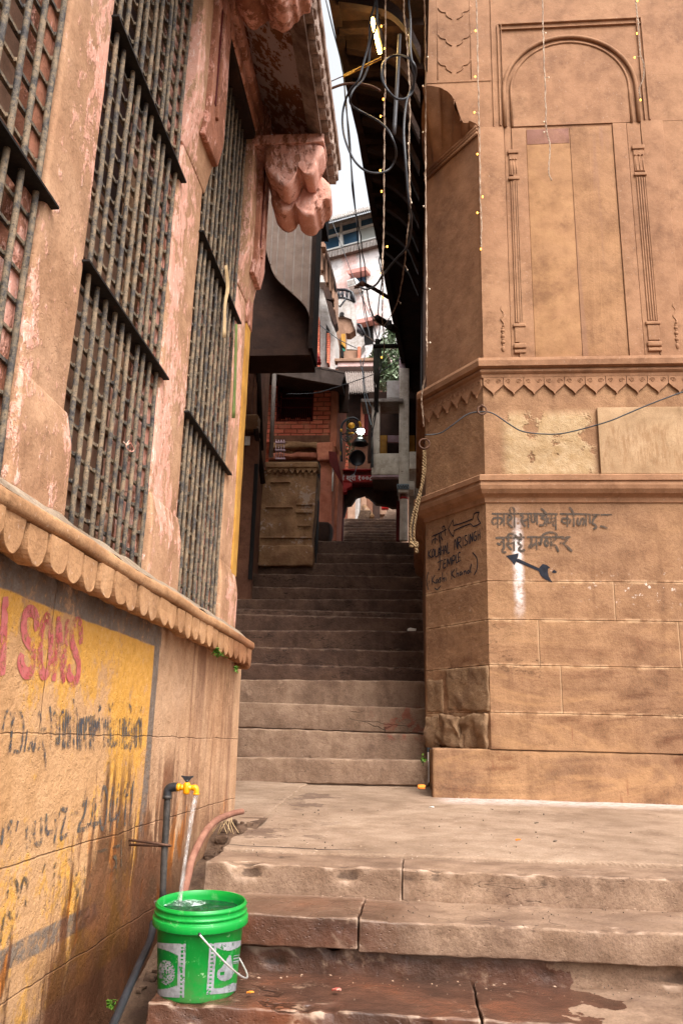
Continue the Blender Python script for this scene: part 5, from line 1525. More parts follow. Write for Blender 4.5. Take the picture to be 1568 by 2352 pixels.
# gateway interior: far end of the flight
fe = thing('ruined_far_wall', 'dim tan walls and doorways far up the stair seen through the red gate', 'wall', tuple(ay(22, 850, 1180)))
for (a, b, c, d, m_) in ((790, 1130, 800, 1240, 'salmon'), (798, 1150, 815, 1215, 'tanfar'), (815, 1135, 828, 1205, 'greyfar'), (828, 1130, 842, 1200, 'tanfar'), (842, 1130, 856, 1190, 'brown'), (856, 1140, 872, 1195, 'darkwall'), (872, 1148, 888, 1182, 'tanfar'), (888, 1130, 925, 1170, 'darkwall')):
    BX('wall_panel', m_, fe, 22 + (a % 7) * .05, a, b - 40, c, d, .3, .02)
BX('backing_wall', 'tanfar', fe, 23, 770, 1080, 940, 1250, .4)
for k in range(5): MB().box(*bx(16.5 + k * .5, 880 + k * 3, 1186 - k * 5, 914, 1200, .6)).build('upper_step', 'shaded_step', fe)
lg = MB().tube([ay(18, 836, 1165), ay(17.5, 853, 1188)], .07, 8)
tag(lg.build('fallen_post', 'ochre'), 'thick broken post lying slanted on the far steps inside the gate', 'post')
rbh = MB()
for k in range(12):
    p = ay(17.5, 828 + k * 1.6, 1190 - (k % 4) * 4); rbh.rbox(p.x - .06, p.x + .06, p.y - .06, p.y + .06, p.z - .05, p.z + .05, .02, .05, .02, 9)
tag(rbh.build('rubble_heap', 'dirt'), kind='stuff')
for k, (xx, yy, lab) in enumerate(((884, 1166, 'bright orange cloth bundle at the very top of the far stair'),)):
    c = bx(19, xx - 9, yy - 5, xx + 8, yy + 2, .2); tag(MB().rbox(*c, .04, .04, .03, 9).build('cloth_bundle', 'red'), lab, 'cloth')

# shed with corrugated roof behind the lamp
sh = thing('corrugated_shed', 'shed with a grey corrugated roof wedged between the brick and cream houses', 'shed', tuple(ay(14, 825, 1076)))
ca, cb = ay(14, 788, 901), ay(14, 868, 901); ta, tb = ay(16.5, 783, 855), ay(16.5, 863, 855)
mb = MB()
def cor(u, v):
    p = ca.lerp(cb, u).lerp(ta.lerp(tb, u), v); p.z += .022 * math.sin(u * 2 * math.pi * 16); return p
mb.grid(cor, 128, 4)
def cor2(u, v): return cor(u, v) - Vector((0, 0, .02))
mb.grid(cor2, 128, 4, flip=True)
mb.build('roof', 'tin', sh)
BX('dark_recess', 'darkwall', sh, 14.9, 783, 895, 872, 1080, .1)
BX('back_wall', 'brown', sh, 14.5, 800, 985, 850, 1078, .1, .02)
BX('back_wall', 'brick', sh, 14.4, 786, 1015, 800, 1078, .1)
BX('door_leaf', 'salmon', sh, 14.3, 828, 925, 836, 990, .05)
BX('red_shutter', 'darkred', sh, 14.35, 836, 930, 852, 1000, .05)
BX('parapet', 'pinkfar', sh, 16.6, 775, 829, 868, 842, .2, .02)
BX('parapet_slab', 'darkwall', sh, 16.5, 770, 842, 872, 856, .5, .02)
BX('parapet_ledge', 'tanfar', sh, 16.55, 768, 822, 868, 829, .2, .01)
BX('fence_panel', 'tanfar', sh, 16.8, 792, 805, 820, 824, .1)
BX('brick_stub', 'salmon', sh, 16.7, 820, 795, 828, 829, .2, .02)

# ---- far houses
hz_ = thing('far_pink_house', 'tall pale pink house beyond the alley with a blue glazed top storey', 'house', tuple(ay(36, 830, 860)))
u_ = Vector((-.93, .367, 0)).normalized(); n_ = Vector((u_.y, -u_.x, 0)); n_ = n_ if n_.y < 0 else -n_
PF = ay(34, 830, 600)
def fq(x, y, o=0.): return ap(PF + n_ * o, n_, .16 * x + 708.9, .16 * y + 470.5)
def fpoly(name, mat, pts, o=0., d=.3, par=hz_):
    return fixn(MB().prism([fq(x, y, o) for x, y in pts], -n_ * d).build(name, mat, par))
fpoly('wall', 'pinkfar', [(200, 770), (1150, 535), (1400, 480), (1450, 2500), (200, 2500)], 0, 3.)
fpoly('parapet_band', 'rustytin', [(180, 700), (1150, 440), (1150, 530), (180, 785)], .25, .4)
for k in range(44):
    x = 190 + k * 21; y = 700 - (x - 180) * .268
    fpoly('parapet_rib', 'greyfar', [(x, y + 3), (x + 7, y + 1), (x + 9, y + 80), (x + 2, y + 82)], .3, .06)
fpoly('glazed_storey', 'glassfar', [(60, 330), (1150, 30), (1150, 440), (60, 720)], -.1, 2.5)
fpoly('shutter_pane', 'panefar', [(750, 320), (1000, 240), (1010, 440), (760, 520)], -.02, .06)
for (a, b, c, d) in (((60, 500), (1100, 215), (1100, 237), (60, 525)), ((180, 345), (198, 340), (205, 530), (175, 545)), ((452, 270), (468, 266), (492, 600), (430, 620)), ((718, 190), (738, 185), (738, 540), (718, 545)), ((960, 120), (975, 118), (985, 480), (965, 485)), ((60, 690), (1150, 405), (1150, 425), (60, 712))):
    fpoly('window_frame', 'acwhite', [a, b, c, d], .05, .12)
mb = MB()
def cr2(u, v):
    p = fq(20, 300, .9).lerp(fq(1250, -45, .9), u).lerp(fq(20, 250, -.8).lerp(fq(1250, -100, -.8), u), v); p.z += .05 * math.sin(u * 2 * math.pi * 48); return p
mb.grid(cr2, 380, 3); mb.grid(lambda u, v: cr2(u, v) - Vector((0, 0, .12)), 380, 3, flip=True)
mb.build('corrugated_roof', 'greyfar', hz_)
fpoly('roof_beam', 'greyfar', [(60, 335), (1150, 30), (1150, 75), (60, 380)], .1, .2)
wn = fpoly('window', 'glassfar', [(600, 985), (805, 935), (810, 1150), (620, 1200)], .02, .05)
fpoly('window_hood', 'farhood', [(535, 945), (820, 880), (825, 935), (590, 985), (560, 985)], .5, .5)
fpoly('window', 'hole', [(780, 1705), (920, 1690), (925, 1990), (800, 2010)], .03, .05)
fpoly('window_hood', 'farhood', [(670, 1650), (960, 1590), (965, 1640), (760, 1690), (690, 1695)], .5, .5)
ac = thing('air_conditioner', 'white boxy air conditioner mounted under the pink house window', 'air conditioner', fq(620, 1190, .6))
fixn(MB().prism([fq(545, 1085, .7), fq(670, 1045, .7), fq(690, 1140, .7), fq(560, 1175, .7)], -n_ * .8).build('casing', 'acwhite', ac))
fixn(MB().prism([fq(552, 1095, .72), fq(655, 1062, .72), fq(665, 1125, .72), fq(560, 1158, .72)], -n_ * .05).build('front_grille', 'greyfar', ac))

th = thing('far_tan_house', 'narrow weathered tan house with brick edge rising behind the brick house', 'house', tuple(ay(24, 750, 850)))
def z2(x, y, Y): return ay(Y, .16 * x + 708.9, .16 * y + 470.5)
def zp_(name, mat, Y, pts, d, par): return fixn(MB().prism([z2(x, y, Y) for x, y in pts], (0, d, 0)).build(name, mat, par))
zp_('wall', 'greyfar', 24, [(60, 1180), (235, 1180), (300, 1500), (380, 1750), (380, 2400), (60, 2400)], 1.5, th)
zp_('tower_wall', 'tanfar', 24.2, [(60, 590), (240, 590), (300, 800), (375, 1080), (375, 1500), (60, 1500)], 1.3, th)
zp_('ledge', 'darkwall', 23.8, [(225, 600), (250, 600), (385, 1090), (370, 1140)], .6, th)
for (a, b) in ((170, 600), (240, 780), (290, 900), (330, 1010)): zp_('pilaster', 'tanfar', 24.0, [(a, b), (a + 28, b), (a + 34, b + 330), (a + 5, b + 330)], .2, th)
zp_('brick_edge', 'brick', 23.7, [(110, 1610), (150, 1610), (150, 2380), (105, 2380)], .3, th)
zp_('brick_edge', 'brick', 23.7, [(262, 1840), (300, 1840), (290, 2270), (262, 2270)], .3, th)
zp_('torn_awning', 'darkwall', 23.3, [(190, 1140), (290, 1200), (350, 1360), (250, 1350)], .5, th)
zp_('torn_awning', 'darkwall', 23.3, [(250, 1360), (330, 1400), (410, 1690), (370, 1730), (300, 1560)], .5, th)
zp_('doorway', 'hole', 23.85, [(248, 1700), (300, 1800), (290, 1850), (262, 1850), (255, 2250), (245, 2250)], .1, th)
zp_('turret', 'greyfar', 23.6, [(150, 1010), (200, 1010), (235, 1110), (150, 1110)], .6, th)
zp_('finial', 'tanfar', 23.6, [(170, 540), (200, 520), (240, 560), (240, 600), (175, 600)], .4, th)
zp_('wall', 'tanfar', 26, [(370, 1600), (470, 1700), (530, 1830), (530, 2400), (370, 2400)], .5, th)
zp_('window', 'hole', 25.9, [(460, 1960), (500, 1960), (500, 2180), (460, 2180)], .1, th)
zp_('cream_panel', 'yellowpaint', 25.85, [(465, 1850), (525, 1850), (525, 2050), (465, 2000)], .1, th)

def octbal(label, Y, top, under, rail=True, par=None):
    b = thing('octagonal_balcony', label, 'balcony', z2(500, 1700, Y) if Y < 29 else z2(660, 2050, Y), 'round balconies on the far houses')
    return b
ob = octbal('upper grey octagonal balcony with iron railing on the far house', 28, None, None)
zp_('parapet', 'greyfar', 28, [(370, 1330), (520, 1340), (640, 1380), (680, 1580), (668, 1790), (610, 1640), (500, 1600), (385, 1610)], .5, ob)
zp_('underside', 'tanfar', 28.1, [(385, 1612), (500, 1602), (612, 1642), (668, 1790), (590, 1845), (400, 1835)], .5, ob)
mb = MB()
P = [z2(375, 1218, 28), z2(530, 1220, 28), z2(620, 1255, 28), z2(650, 1400, 28)]; mb.tube(P, .06, 6)
P2 = [z2(375, 1330, 28), z2(520, 1335, 28), z2(640, 1385, 28)]; mb.tube(P2, .04, 6)
for k in range(9):
    x = 380 + k * 30; mb.tube([z2(x, 1222 + max(0, x - 530) * .3, 28), z2(x + (14 if k % 2 else -12), 1335 + max(0, x - 520) * .35, 28)], .03, 5)
mb.tube([z2(480, 1250, 28), z2(380, 1420, 28), z2(450, 1460, 28), z2(540, 1340, 28)], .04, 5)
mb.build('railing', 'lampblack', ob)
zp_('hole', 'hole', 27.95, [(445, 1550), (475, 1535), (505, 1550), (505, 1595), (445, 1595)], .06, ob)
ob2 = octbal('lower white peeling octagonal balcony below the first on the far house', 30, None, None)
zp_('parapet', 'greyfar', 30, [(525, 1850), (700, 1810), (770, 1850), (800, 1990), (740, 2080), (525, 2070)], .6, ob2)
mb = MB(); mb.tube([z2(670, 1705, 30), z2(740, 1730, 30), z2(800, 1870, 30)], .06, 6)
for k in range(5): mb.tube([z2(680 + k * 22, 1712 + k * 12, 30), z2(680 + k * 22, 1820 + k * 18, 30)], .03, 5)
mb.build('railing', 'lampblack', ob2)
c = bx(30.1, 819, 747, 827, 762, .1); tag(MB().rbox(*c, .05, .1, .03, 3).build('red_cloth', 'red'), 'red cloth hanging in the railing of the lower far balcony', 'cloth')
c = bx(25.6, 783, 788, 793, 806, .1); 
bgt = MB().prism([ay(25.5, 783, 784), ay(25.5, 786, 798), ay(25.5, 795, 806), ay(25.5, 788, 806)], (0, .05, 0)); 
m_ = simple('green_cloth', '1c6e5c', .8); tag(fixn(bgt.build('green_flag', m_)), 'small green flag hanging in front of the far tan house', 'flag')
# red finial
p = ay(YK - .4, 730, 836)
tag(MB().lathe(p, [(.0, 0), (.05, 0), (.055, .02), (.03, .03), (.045, .05), (.045, .07), (.02, .08), (.035, .1), (.03, .12), (.012, .14), (.01, .17), (.0, .19)], 16).build('red_finial', 'red'), 'little red turned finial on the roof of the brick house', 'finial')

# ---- tree and creeper
tr = thing('leafy_tree', 'grey green leafy tree crowding between the shed and the cream house', 'tree', tuple(ay(17, 900, 930)))
b0 = ay(17, 905, 960); t0 = ay(17, 885, 800)
MB().tube(catmull([b0, b0.lerp(t0, .4) + Vector((.1, 0, 0)), t0], 5), .09, 8, r2=.03).build('trunk', 'bark', tr)
br = MB()
for k in range(10):
    a = b0.lerp(t0, .3 + .07 * k); e = a + Vector((random.uniform(-.7, .5), random.uniform(-.5, .5), random.uniform(.0, .5))); br.tube([a, a.lerp(e, .5) + Vector((0, 0, .1)), e], .025, 5, r2=.008)
br.build('branch', 'bark', tr)
def leaves(cs, n, sz):
    mb = MB()
    for (c, rad) in cs:
        for k in range(int(n)):
            d = Vector((random.gauss(0, 1), random.gauss(0, 1), random.gauss(0, 1))).normalized() * rad * random.random() ** .35
            p = Vector(c) + d
            s_ = sz * random.uniform(.6, 1.3)
            rot = Matrix.Rotation(random.uniform(0, 6.28), 3, 'Z') @ Matrix.Rotation(random.uniform(-1.1, 1.1), 3, 'X') @ Matrix.Rotation(random.uniform(-1, 1), 3, 'Y')
            vs = [rot @ Vector(q) * s_ + p for q in ((0, -1, 0), (.45, -.2, .1), (.35, .5, .05), (0, 1, -.1), (-.35, .5, .05), (-.45, -.2, .1))]
            mb.add(vs, [(0, 1, 2, 3), (0, 3, 4, 5)])
    return mb
cs = []
for (x, y, r_) in ((900, 775, .25), (915, 790, .3), (890, 800, .25), (905, 815, .35), (880, 830, .3), (900, 845, .35), (915, 860, .3), (885, 865, .3), (872, 850, .22), (895, 885, .25), (880, 800, .15), (868, 820, .2), (905, 760, .15), (850, 832, .12), (925, 830, .3), (875, 880, .2)):
    cs.append((ay(17 + random.uniform(-.5, .5), x, y), r_))
leaves(cs, 170, .055).build('crown', 'leaf', tr)
cp = [(ay(13.6, 795, 1010), .12), (ay(13.6, 800, 1030), .12), (ay(13.6, 790, 990), .1), (ay(13.6, 806, 1050), .1), (ay(13.6, 793, 965), .08)]
tag(leaves(cp, 60, .03).build('creeper', 'leaf'), 'straggly green creeper hanging behind the street lamp bracket', 'plant')

# ---- dark timber gallery over the right of the alley
dg = thing('timber_gallery', 'deep dark carved timber gallery overhanging the right side of the alley', 'gallery', (.0, 9, 6.5))
E_ = [az(6.5, 745, -60), az(6.5, 758, 0), az(6.5, 785, 147), az(6.5, 821, 300), az(6.5, 851, 477), az(6.5, 885, 647), az(6.5, 924, 845), az(6.5, 937, 896), az(6.5, 951, 1033)]
Z6 = 6.5
pl_ = [Vector((e.x, e.y, Z6)) for e in E_]
pl_ = [Vector((pl_[0].x - .1, 4.4, Z6))] + pl_[0:]
rgt = [Vector((.12 if e.y < 9.6 else .35, e.y, Z6)) for e in reversed(pl_)]
fixn(MB().prism(pl_ + rgt, (0, 0, .5)).build('soffit', 'timber', dg))
mb = MB()
for i in range(len(pl_) - 1):
    a, b = pl_[i], pl_[i + 1]
    mb.hexa([a + Vector((0, 0, -.06)), a + Vector((.07, 0, -.06)), b + Vector((.07, 0, -.06)), b + Vector((0, 0, -.06)), a + Vector((0, 0, .35)), a + Vector((.07, 0, .35)), b + Vector((.07, 0, .35)), b + Vector((0, 0, .35))])
mb.build('edge_beam', 'timber', dg)
def edgex(Y):
    for a, b in zip(pl_, pl_[1:]):
        if a.y <= Y <= b.y: return a.x + (b.x - a.x) * (Y - a.y) / (b.y - a.y)
    return pl_[-1].x
for k in range(9):
    Y_ = 5.45 + k * .46 + random.uniform(-.06, .06)
    xe_ = edgex(Y_) + .08
    P = [Vector((.05, Y_, 5.85)), Vector((.0, Y_, 5.98)), Vector((-.08, Y_, 6.18)), Vector((max(xe_, -.25), Y_, 6.36)), Vector((xe_, Y_, 6.47))]
    c = catmull(P, 5); st2 = MB()
    for a, b in zip(c, c[1:]):
        d1 = Vector((0, .035, 0)); w_ = Vector((0, 0, .06))
        st2.hexa([a - d1 - w_, b - d1 - w_, b + d1 - w_, a + d1 - w_, a - d1 + w_, b - d1 + w_, b + d1 + w_, a + d1 + w_])
    st2.build('curved_strut', 'timber', dg)
    MB().box(xe_ - .02, .08, Y_ + .25, Y_ + .32, 6.42, 6.50).build('joist', 'timber', dg)
MB().box(.36, .6, 9.62, 17.5, 5.0, 7).build('side_wall', 'darkwall', dg)
MB().box(.10, 3.3, 9.62, 12.1, 2.5, 9.2).build('side_wall', 'darkwall', dg)
# fluorescent tube lit under the gallery
tl = thing('tube_light', 'glowing warm strip light fixed under the dark timber gallery', 'lamp', tuple(az(6.25, 862, 80)))
Pa, Pb = az(6.28, 854, 42), az(6.22, 872, 122)
MB().tube([Pa, Pb], .016, 10).build('glowing_tube', 'tube', tl)
q = Vector((.035, 0, .02)); MB().tube([Pa + q, Pb + q], .022, 8).build('fitting', 'lampblack', tl)

ld = bpy.data.lights.new('tube_lamp', 'POINT'); ld.energy = 3.5; ld.color = (1, .62, .25); ld.shadow_soft_size = .1
lo = bpy.data.objects.new('tube_lamp', ld); COL.objects.link(lo); lo.parent = tl; lo.location = Pa.lerp(Pb, .5) + Vector((-.04, -.05, -.08)) - tl.location
# ---- cables
def z6(x, y, Y): return ay(Y - 1.0, 752.6 + .1866 * x, .1866 * y)
def zA(x, y, Y): return ay(Y - .85, 533 + .3 * x, .3 * y)
def zB(x, y, Y): return z2(x, y, Y)
def cab(name, pts, r_, lab, mat='cable', cat='cable', n=5, group=None, closed=False):
    o = MB().tube(catmull(pts, n), r_, 8).build(name, mat); return tag(o, lab, cat, group)
LA = [(580, -300), (585, 0), (520, 250), (510, 500), (440, 780), (380, 980), (270, 1120), (210, 1260), (180, 1430), (190, 1620), (240, 1800), (330, 1980), (460, 2100), (620, 2130), (760, 2080), (830, 1950), (838, 1850), (800, 1720), (740, 1600), (640, 1500), (500, 1420), (370, 1350), (290, 1290), (272, 1220), (320, 1100), (430, 980), (500, 800), (520, 600), (545, 470), (590, 340), (605, 150), (600, 0), (600, -300)]
cab('looped_cable', [z6(x, y, 6.3 + .1 * math.sin(i)) for i, (x, y) in enumerate(LA)], .0085, 'thick black cable hanging in a long teardrop loop against the strip of sky')
LB = [(990, -300), (990, 0), (1015, 250), (1015, 600), (1050, 850), (1060, 1000), (1040, 1130), (960, 1210), (850, 1215), (750, 1130), (680, 1000), (665, 850), (700, 750), (800, 690), (900, 680), (1000, 720), (1065, 800), (1080, 900), (1050, 1050), (1000, 1150), (960, 1300), (935, 1600), (950, 1900), (970, 2200)]
pb_ = [z6(x, y, 6.35 + .08 * math.cos(i)) for i, (x, y) in enumerate(LB)]
pb_ += [z2(x, y, 5.4 + .22 * i) for i, (x, y) in enumerate(((1440, 30), (1470, 200), (1450, 450), (1400, 620), (1250, 780), (1110, 950), (1050, 1020), (980, 1130), (900, 1190), (820, 1215), (740, 1185)))]
cab('coiled_cable', pb_, .0095, 'thick black cable coiled once then sweeping down to the left in front of the gallery')
cab('grey_conduit', [z6(882, 430, 6.6), z6(860, 900, 6.6), z6(815, 1650, 6.6)], .016, 'straight grey plastic conduit hanging under the gallery', 'greypipe', 'conduit')
cab('thin_cable', [z6(-60, -150, 6.9), z6(0, 100, 6.9), z6(60, 350, 6.9), z6(170, 780, 6.9), z6(200, 1000, 6.9), z6(222, 1300, 6.9), z6(270, 1700, 6.9), z6(290, 2100, 6.9), z6(305, 2352, 6.9), zB(690, 250, 7.2), zB(700, 500, 7.5), zB(735, 750, 7.8), zB(750, 1090, 8)], .006, 'thin black cable running down the left side of the sky strip')
cab('thin_cable', [z6(225, 1200, 7), z6(250, 1650, 7), z6(285, 2000, 7), z6(318, 2352, 7), zB(680, 150, 7.2), zB(745, 450, 7.4), zB(765, 680, 7.6), zB(800, 850, 7.8), zB(825, 1150, 8), zB(850, 1350, 8.5), zB(915, 1620, 9), zB(950, 1800, 9.4), zB(990, 1930, 9.6)], .006, 'second thin black cable crossing the far pink house')
cab('thin_cable', [zB(755, 1200, 8), zB(790, 1400, 8.4), zB(850, 1700, 9), zB(890, 1850, 9.4), zB(940, 1960, 9.6)], .006, 'thin black cable dropping from the cable joint to the bundle')
cab('thin_cable', [zB(1040, 700, 7.6), zB(1005, 790, 7.8), zB(1030, 900, 8), zB(1050, 1080, 8.2), zB(1010, 1350, 8.6), zB(995, 1550, 9), zB(1020, 1700, 9.3), zB(1000, 1900, 9.6)], .007, 'thin black cable kinked beside the edge of the gallery')
cab('thin_cable', [zB(800, 1200, 20), zB(770, 1300, 20), zB(800, 1600, 20), zB(860, 1800, 20), zB(880, 1930, 20)], .012, 'faint wire in front of the far pink house')
cab('sagging_wire', [ay(10.5, 655, 905), ay(10.6, 720, 903), ay(10.8, 770, 890), ay(11, 830, 870), ay(11.2, 880, 850), ay(11.4, 921, 822)], .006, 'thin black wire sagging from the brick house to the right')
cab('stay_wire', [zB(300, 150, 20), zB(480, 620, 20), zB(630, 1020, 20), zB(720, 1230, 20), zB(900, 1620, 20)], .010, 'fine diagonal wire crossing in front of the glazed storey')
cab('stay_wire', [zB(150, 1720, 16), zB(330, 1860, 16), zB(460, 1950, 16), zB(690, 2060, 16)], .010, 'fine wire slanting across the tan house')
cab('arching_rod', [z6(40, 1090, 6.4), z6(180, 1040, 6.4), z6(300, 1028, 6.4), z6(420, 1035, 6.4), z6(560, 1070, 6.4), z6(645, 1120, 6.4)], .010, 'thin brown rod arching across the sky strip', 'ringiron', 'rod')
cab('guy_wire', [z6(20, 1010, 6.3), z6(190, 935, 6.3), z6(330, 870, 6.25), z6(500, 790, 6.2), z6(655, 715, 6.15)], .004, 'fine wire running to the lamp lit twist of cable', 'ringiron', 'wire')
tw_ = MB()
for k in range(4):
    tw_.tube(catmull([z6(190 + i * 46.5, 938 - i * 22.3 + 16 * math.sin(i * 1.1 + k * 1.6), 6.25 + .01 * k) for i in range(11)], 3), .0045, 5)
tag(tw_.build('twisted_splice', 'gold'), 'lamplit twist of copper and red wire splices near the strip light', 'wire')  # orange lamplight on these wires is put in as gold colour
# bundle of cables falling to the cream house
bd = MB(); rr_ = random.Random(4)
for k in range(16):
    x0_ = 985 + rr_.uniform(-45, 45)
    pts = [zB(990 + rr_.uniform(-40, 60), 1930, 9.6), zB(x0_, 2050, 9.8), zB(x0_ + rr_.uniform(-30, 30), 2352, 10.4)]
    xb_ = 900 + rr_.uniform(-30, 40)
    pts += [ay(10.9, 708.9 + .172 * (xb_ + rr_.uniform(-15, 15)), 815.6 + .172 * 300), ay(11.4, 708.9 + .172 * (905 + rr_.uniform(-25, 20)), 815.6 + .172 * 560), ay(11.7, 708.9 + .172 * (900 + rr_.uniform(-30, 30)), 815.6 + .172 * (700 + rr_.uniform(-30, 80)))]
    bd.tube(catmull(pts, 6), rr_.uniform(.006, .012), 6)
tag(bd.build('cable_bundle', 'cable'), 'heavy black bundle of cables hanging in front of the cream house balcony', 'cables')
bd = MB()
for k in range(6):
    pts = [ay(11.9, 708.9 + .172 * (895 + rr_.uniform(-20, 20)), 815.6 + .172 * 720), ay(12.1, 708.9 + .172 * (865 + rr_.uniform(-20, 15)), 815.6 + .172 * 900), ay(12.15, 708.9 + .172 * (840 + rr_.uniform(-14, 14)), 815.6 + .172 * 1150), ay(12.15, 708.9 + .172 * (845 + rr_.uniform(-14, 14)), 815.6 + .172 * 1500)]
    bd.tube(catmull(pts, 6), .006, 5)
tag(bd.build('loose_wires', 'cable'), 'loose black wires trailing down the left post of the cream balcony', 'wires')
for (pts, l) in (([(755, 0), (720, 150), (725, 350), (745, 550), (765, 650), (800, 800), (835, 930)], 'pale wire looping down past the corrugated roof to the cream house'), ([(690, 60), (700, 160), (735, 260), (745, 400), (780, 560), (830, 690)], 'second pale wire falling in front of the corrugated shed')):
    cab('pale_wire', [ay(11.5, 708.9 + .172 * x, 815.6 + .172 * y) for x, y in pts], .007, l, 'bluegrey', 'wire')
cab('insulator_arm', [zB(700, 1165, 8), zB(760, 1130, 8), zB(860, 1170, 8.1), zB(960, 1220, 8.2), zB(1140, 1330, 8.4)], .022, 'dark wooden bracket arm holding the cable joint against the sky', 'timber', 'bracket')
jb = MB()
for k in range(9):
    jb.tube(catmull([zB(740 + 12 * math.sin(k), 1120 + 8 * k, 7.98), zB(700 - k * 6, 1150 + 6 * k, 7.95), zB(650 + 8 * k, 1175, 7.95)], 4), .006, 5)
jb.ball(zB(765, 1135, 7.98), .035, 8)
tag(jb.build('cable_joint', 'ringiron'), 'knot of taped wires where the swept cable ends on the bracket arm', 'joint')
cab('insulator_arm', [zB(960, 1620, 9.2), zB(1080, 1690, 9.3), zB(1240, 1800, 9.5)], .045, 'lower dark bracket arm with a box where the fairy lights gather', 'timber', 'bracket')
cab('insulator_arm', [zB(920, 2030, 9.6), zB(1060, 2030, 9.6), zB(1290, 2025, 9.6)], .030, 'horizontal iron arm holding the top of the cable bundle', 'iron', 'bracket')
c = bx(9.2, .16 * 1110 + 708.9, .16 * 1650 + 470.5, .16 * 1190 + 708.9, .16 * 1730 + 470.5, .1)
tag(MB().rbox(*c, .01, .05).build('junction_box', 'lampblack'), 'small dark junction box fixed on the lower bracket arm', 'box')
# thin cable along the tower
cab('tower_cable', [ay(6.22, 975, 999), ay(6.22, 1010, 995), ay(6.2, 1040, 975), ay(6.2, 1072, 952), ay(6.2, 1100, 946), ay(6.2, 1130, 949), ay(6.2, 1170, 975), ay(6.22, 1200, 991), ay(6.22, 1250, 997), ay(6.22, 1300, 994), ay(6.2, 1390, 970), ay(6.2, 1440, 950), ay(6.2, 1500, 925), ay(6.2, 1568, 900), ay(6.2, 1640, 880)], .0055, 'thin black cable swagged through an iron ring across the tower below the frieze')
for (x, y, Y_, l) in ((1106, 938, 6.2, 'rusty iron ring holding the cable at the tower edge'), (974, 1015, 6.82, 'rusty iron ring holding the rope at the back edge of the tower')):
    p = ay(Y_, x, y); r_ = .035 if Y_ < 6.5 else .045
    o = MB().tube([p + Vector((r_ * math.cos(a * math.pi / 12), -.01, r_ * math.sin(a * math.pi / 12) - .02)) for a in range(24)], .0075, 8, closed=True)
    o.tube([p + Vector((0, -.02, .02)), p + Vector((0, .08, .02))], .009, 8)
    tag(o.build('iron_ring', 'ringiron'), l, 'ring', 'iron rings on the tower')
# rope
rp = MB()
for k, (pts) in enumerate(([(972, 1035), (972, 1060), (968, 1110), (957, 1150), (946, 1190), (942, 1220), (944, 1245)], [(975, 1035), (976, 1060), (974, 1090), (964, 1140), (954, 1190), (950, 1225), (952, 1245)])):
    C_ = catmull([ay(6.78 + .02 * k, x, y) for x, y in pts], 26)
    for s_ in range(3):
        rp.tube([p + Vector((math.cos(i * .42 + s_ * 2.09), math.sin(i * .42 + s_ * 2.09), 0)) * .0055 for i, p in enumerate(C_)], .0062, 6)
kn = ay(6.77, 950, 1250)
for s_ in range(5):
    rp.tube([kn + Vector((.03 * math.cos(a * .5 + s_), .02 * math.sin(a * .5 + s_), .022 * math.sin(a * .35 + s_ * 1.3))) for a in range(14)], .011, 6)
rp.tube([kn, kn + Vector((.02, 0, -.04)), kn + Vector((.022, 0, -.075))], .012, 6, r2=.02)
tag(rp.build('hanging_rope', 'rope'), 'doubled tan rope hanging from an iron ring and ending in a fat knot', 'rope')

# ---- fairy light strings
def string(pts, bulbs, lab, lit=True, r_=.0055):
    C_ = catmull(pts, 12)
    root = thing('fairy_light_string', lab, 'string lights', tuple(C_[-1]), 'strings of fairy lights')
    mb = MB()
    for s_ in range(2):
        Q = []
        for i, p in enumerate(C_):
            a = i * 1.1 + s_ * math.pi
            Q.append(p + Vector((math.cos(a), math.sin(a), 0)) * r_ * .75 + Vector((noise.noise(p * 9), noise.noise(p * 9 + Vector((3, 3, 3))), 0)) * .006)
        mb.tube(Q, r_ * .62, 5)
    mb.build('wire', 'wire', root)
    for b in bulbs:
        near = min(C_, key=lambda p: (p - b).length)
        g = MB().tube([near, near.lerp(b, .7) + Vector((0, 0, .004)), b], r_ * .5, 5)
        g.build('bulb_stem', 'wire', root)
        MB().lathe(b, [(.0, -.010), (.004, -.008), (.0058, 0), (.005, .007), (.0, .010)], 10).build('bulb', 'bulb' if lit else 'dullbulb', root)
def z1(x, y, Y): return ay(Y, 941 + .4 * x, .4 * y)
string([z1(378, -120, 6.1)] + [z1(x, y, 6.12) for x, y in ((380, 0), (385, 180), (390, 430), (395, 640), (400, 850), (403, 1100), (410, 1300), (407, 1425))],
       [z1(x, y, 6.1) for x, y in ((375, 177), (374, 440), (369, 645), (386, 885), (416, 1130), (386, 1222), (406, 1430))], 'long fairy light string down the tower edge with warm bulbs lit')
string([z1(758, -120, 6.1)] + [z1(x, y, 6.1) for x, y in ((760, 0), (763, 200), (772, 430), (778, 600), (783, 750), (800, 830), (797, 980), (812, 1035))],
       [z1(x, y, 6.1) for x, y in ((778, 190), (796, 445), (768, 700), (768, 760))], 'unlit fairy light string hanging before the niche arch', False)
string([z1(1290, -120, 6.1)] + [z1(x, y, 6.1) for x, y in ((1295, 0), (1305, 100), (1312, 200), (1320, 300), (1340, 380), (1338, 450), (1314, 510), (1322, 570))],
       [z1(x, y, 6.1) for x, y in ((1304, 5), (1301, 192), (1288, 330), (1322, 574))], 'short fairy light string at the right of the niche arch, bulbs lit')
string([z1(78, -120, 5.3)] + [z1(x, y, min(6.2, 5.35 + y * .0011)) for x, y in ((83, 0), (88, 300), (90, 700), (90, 1000), (94, 1500), (97, 1900), (95, 2038))] + [ay(6.5, 976, 860), ay(6.6, 968, 910), ay(6.7, 972, 980)],
       [z1(x, y, min(6.2, 5.35 + y * .0011)) for x, y in ((102, 328), (74, 495), (74, 760), (78, 1185), (112, 1660), (116, 1968))], 'unlit fairy light string down the back edge of the tower', False)
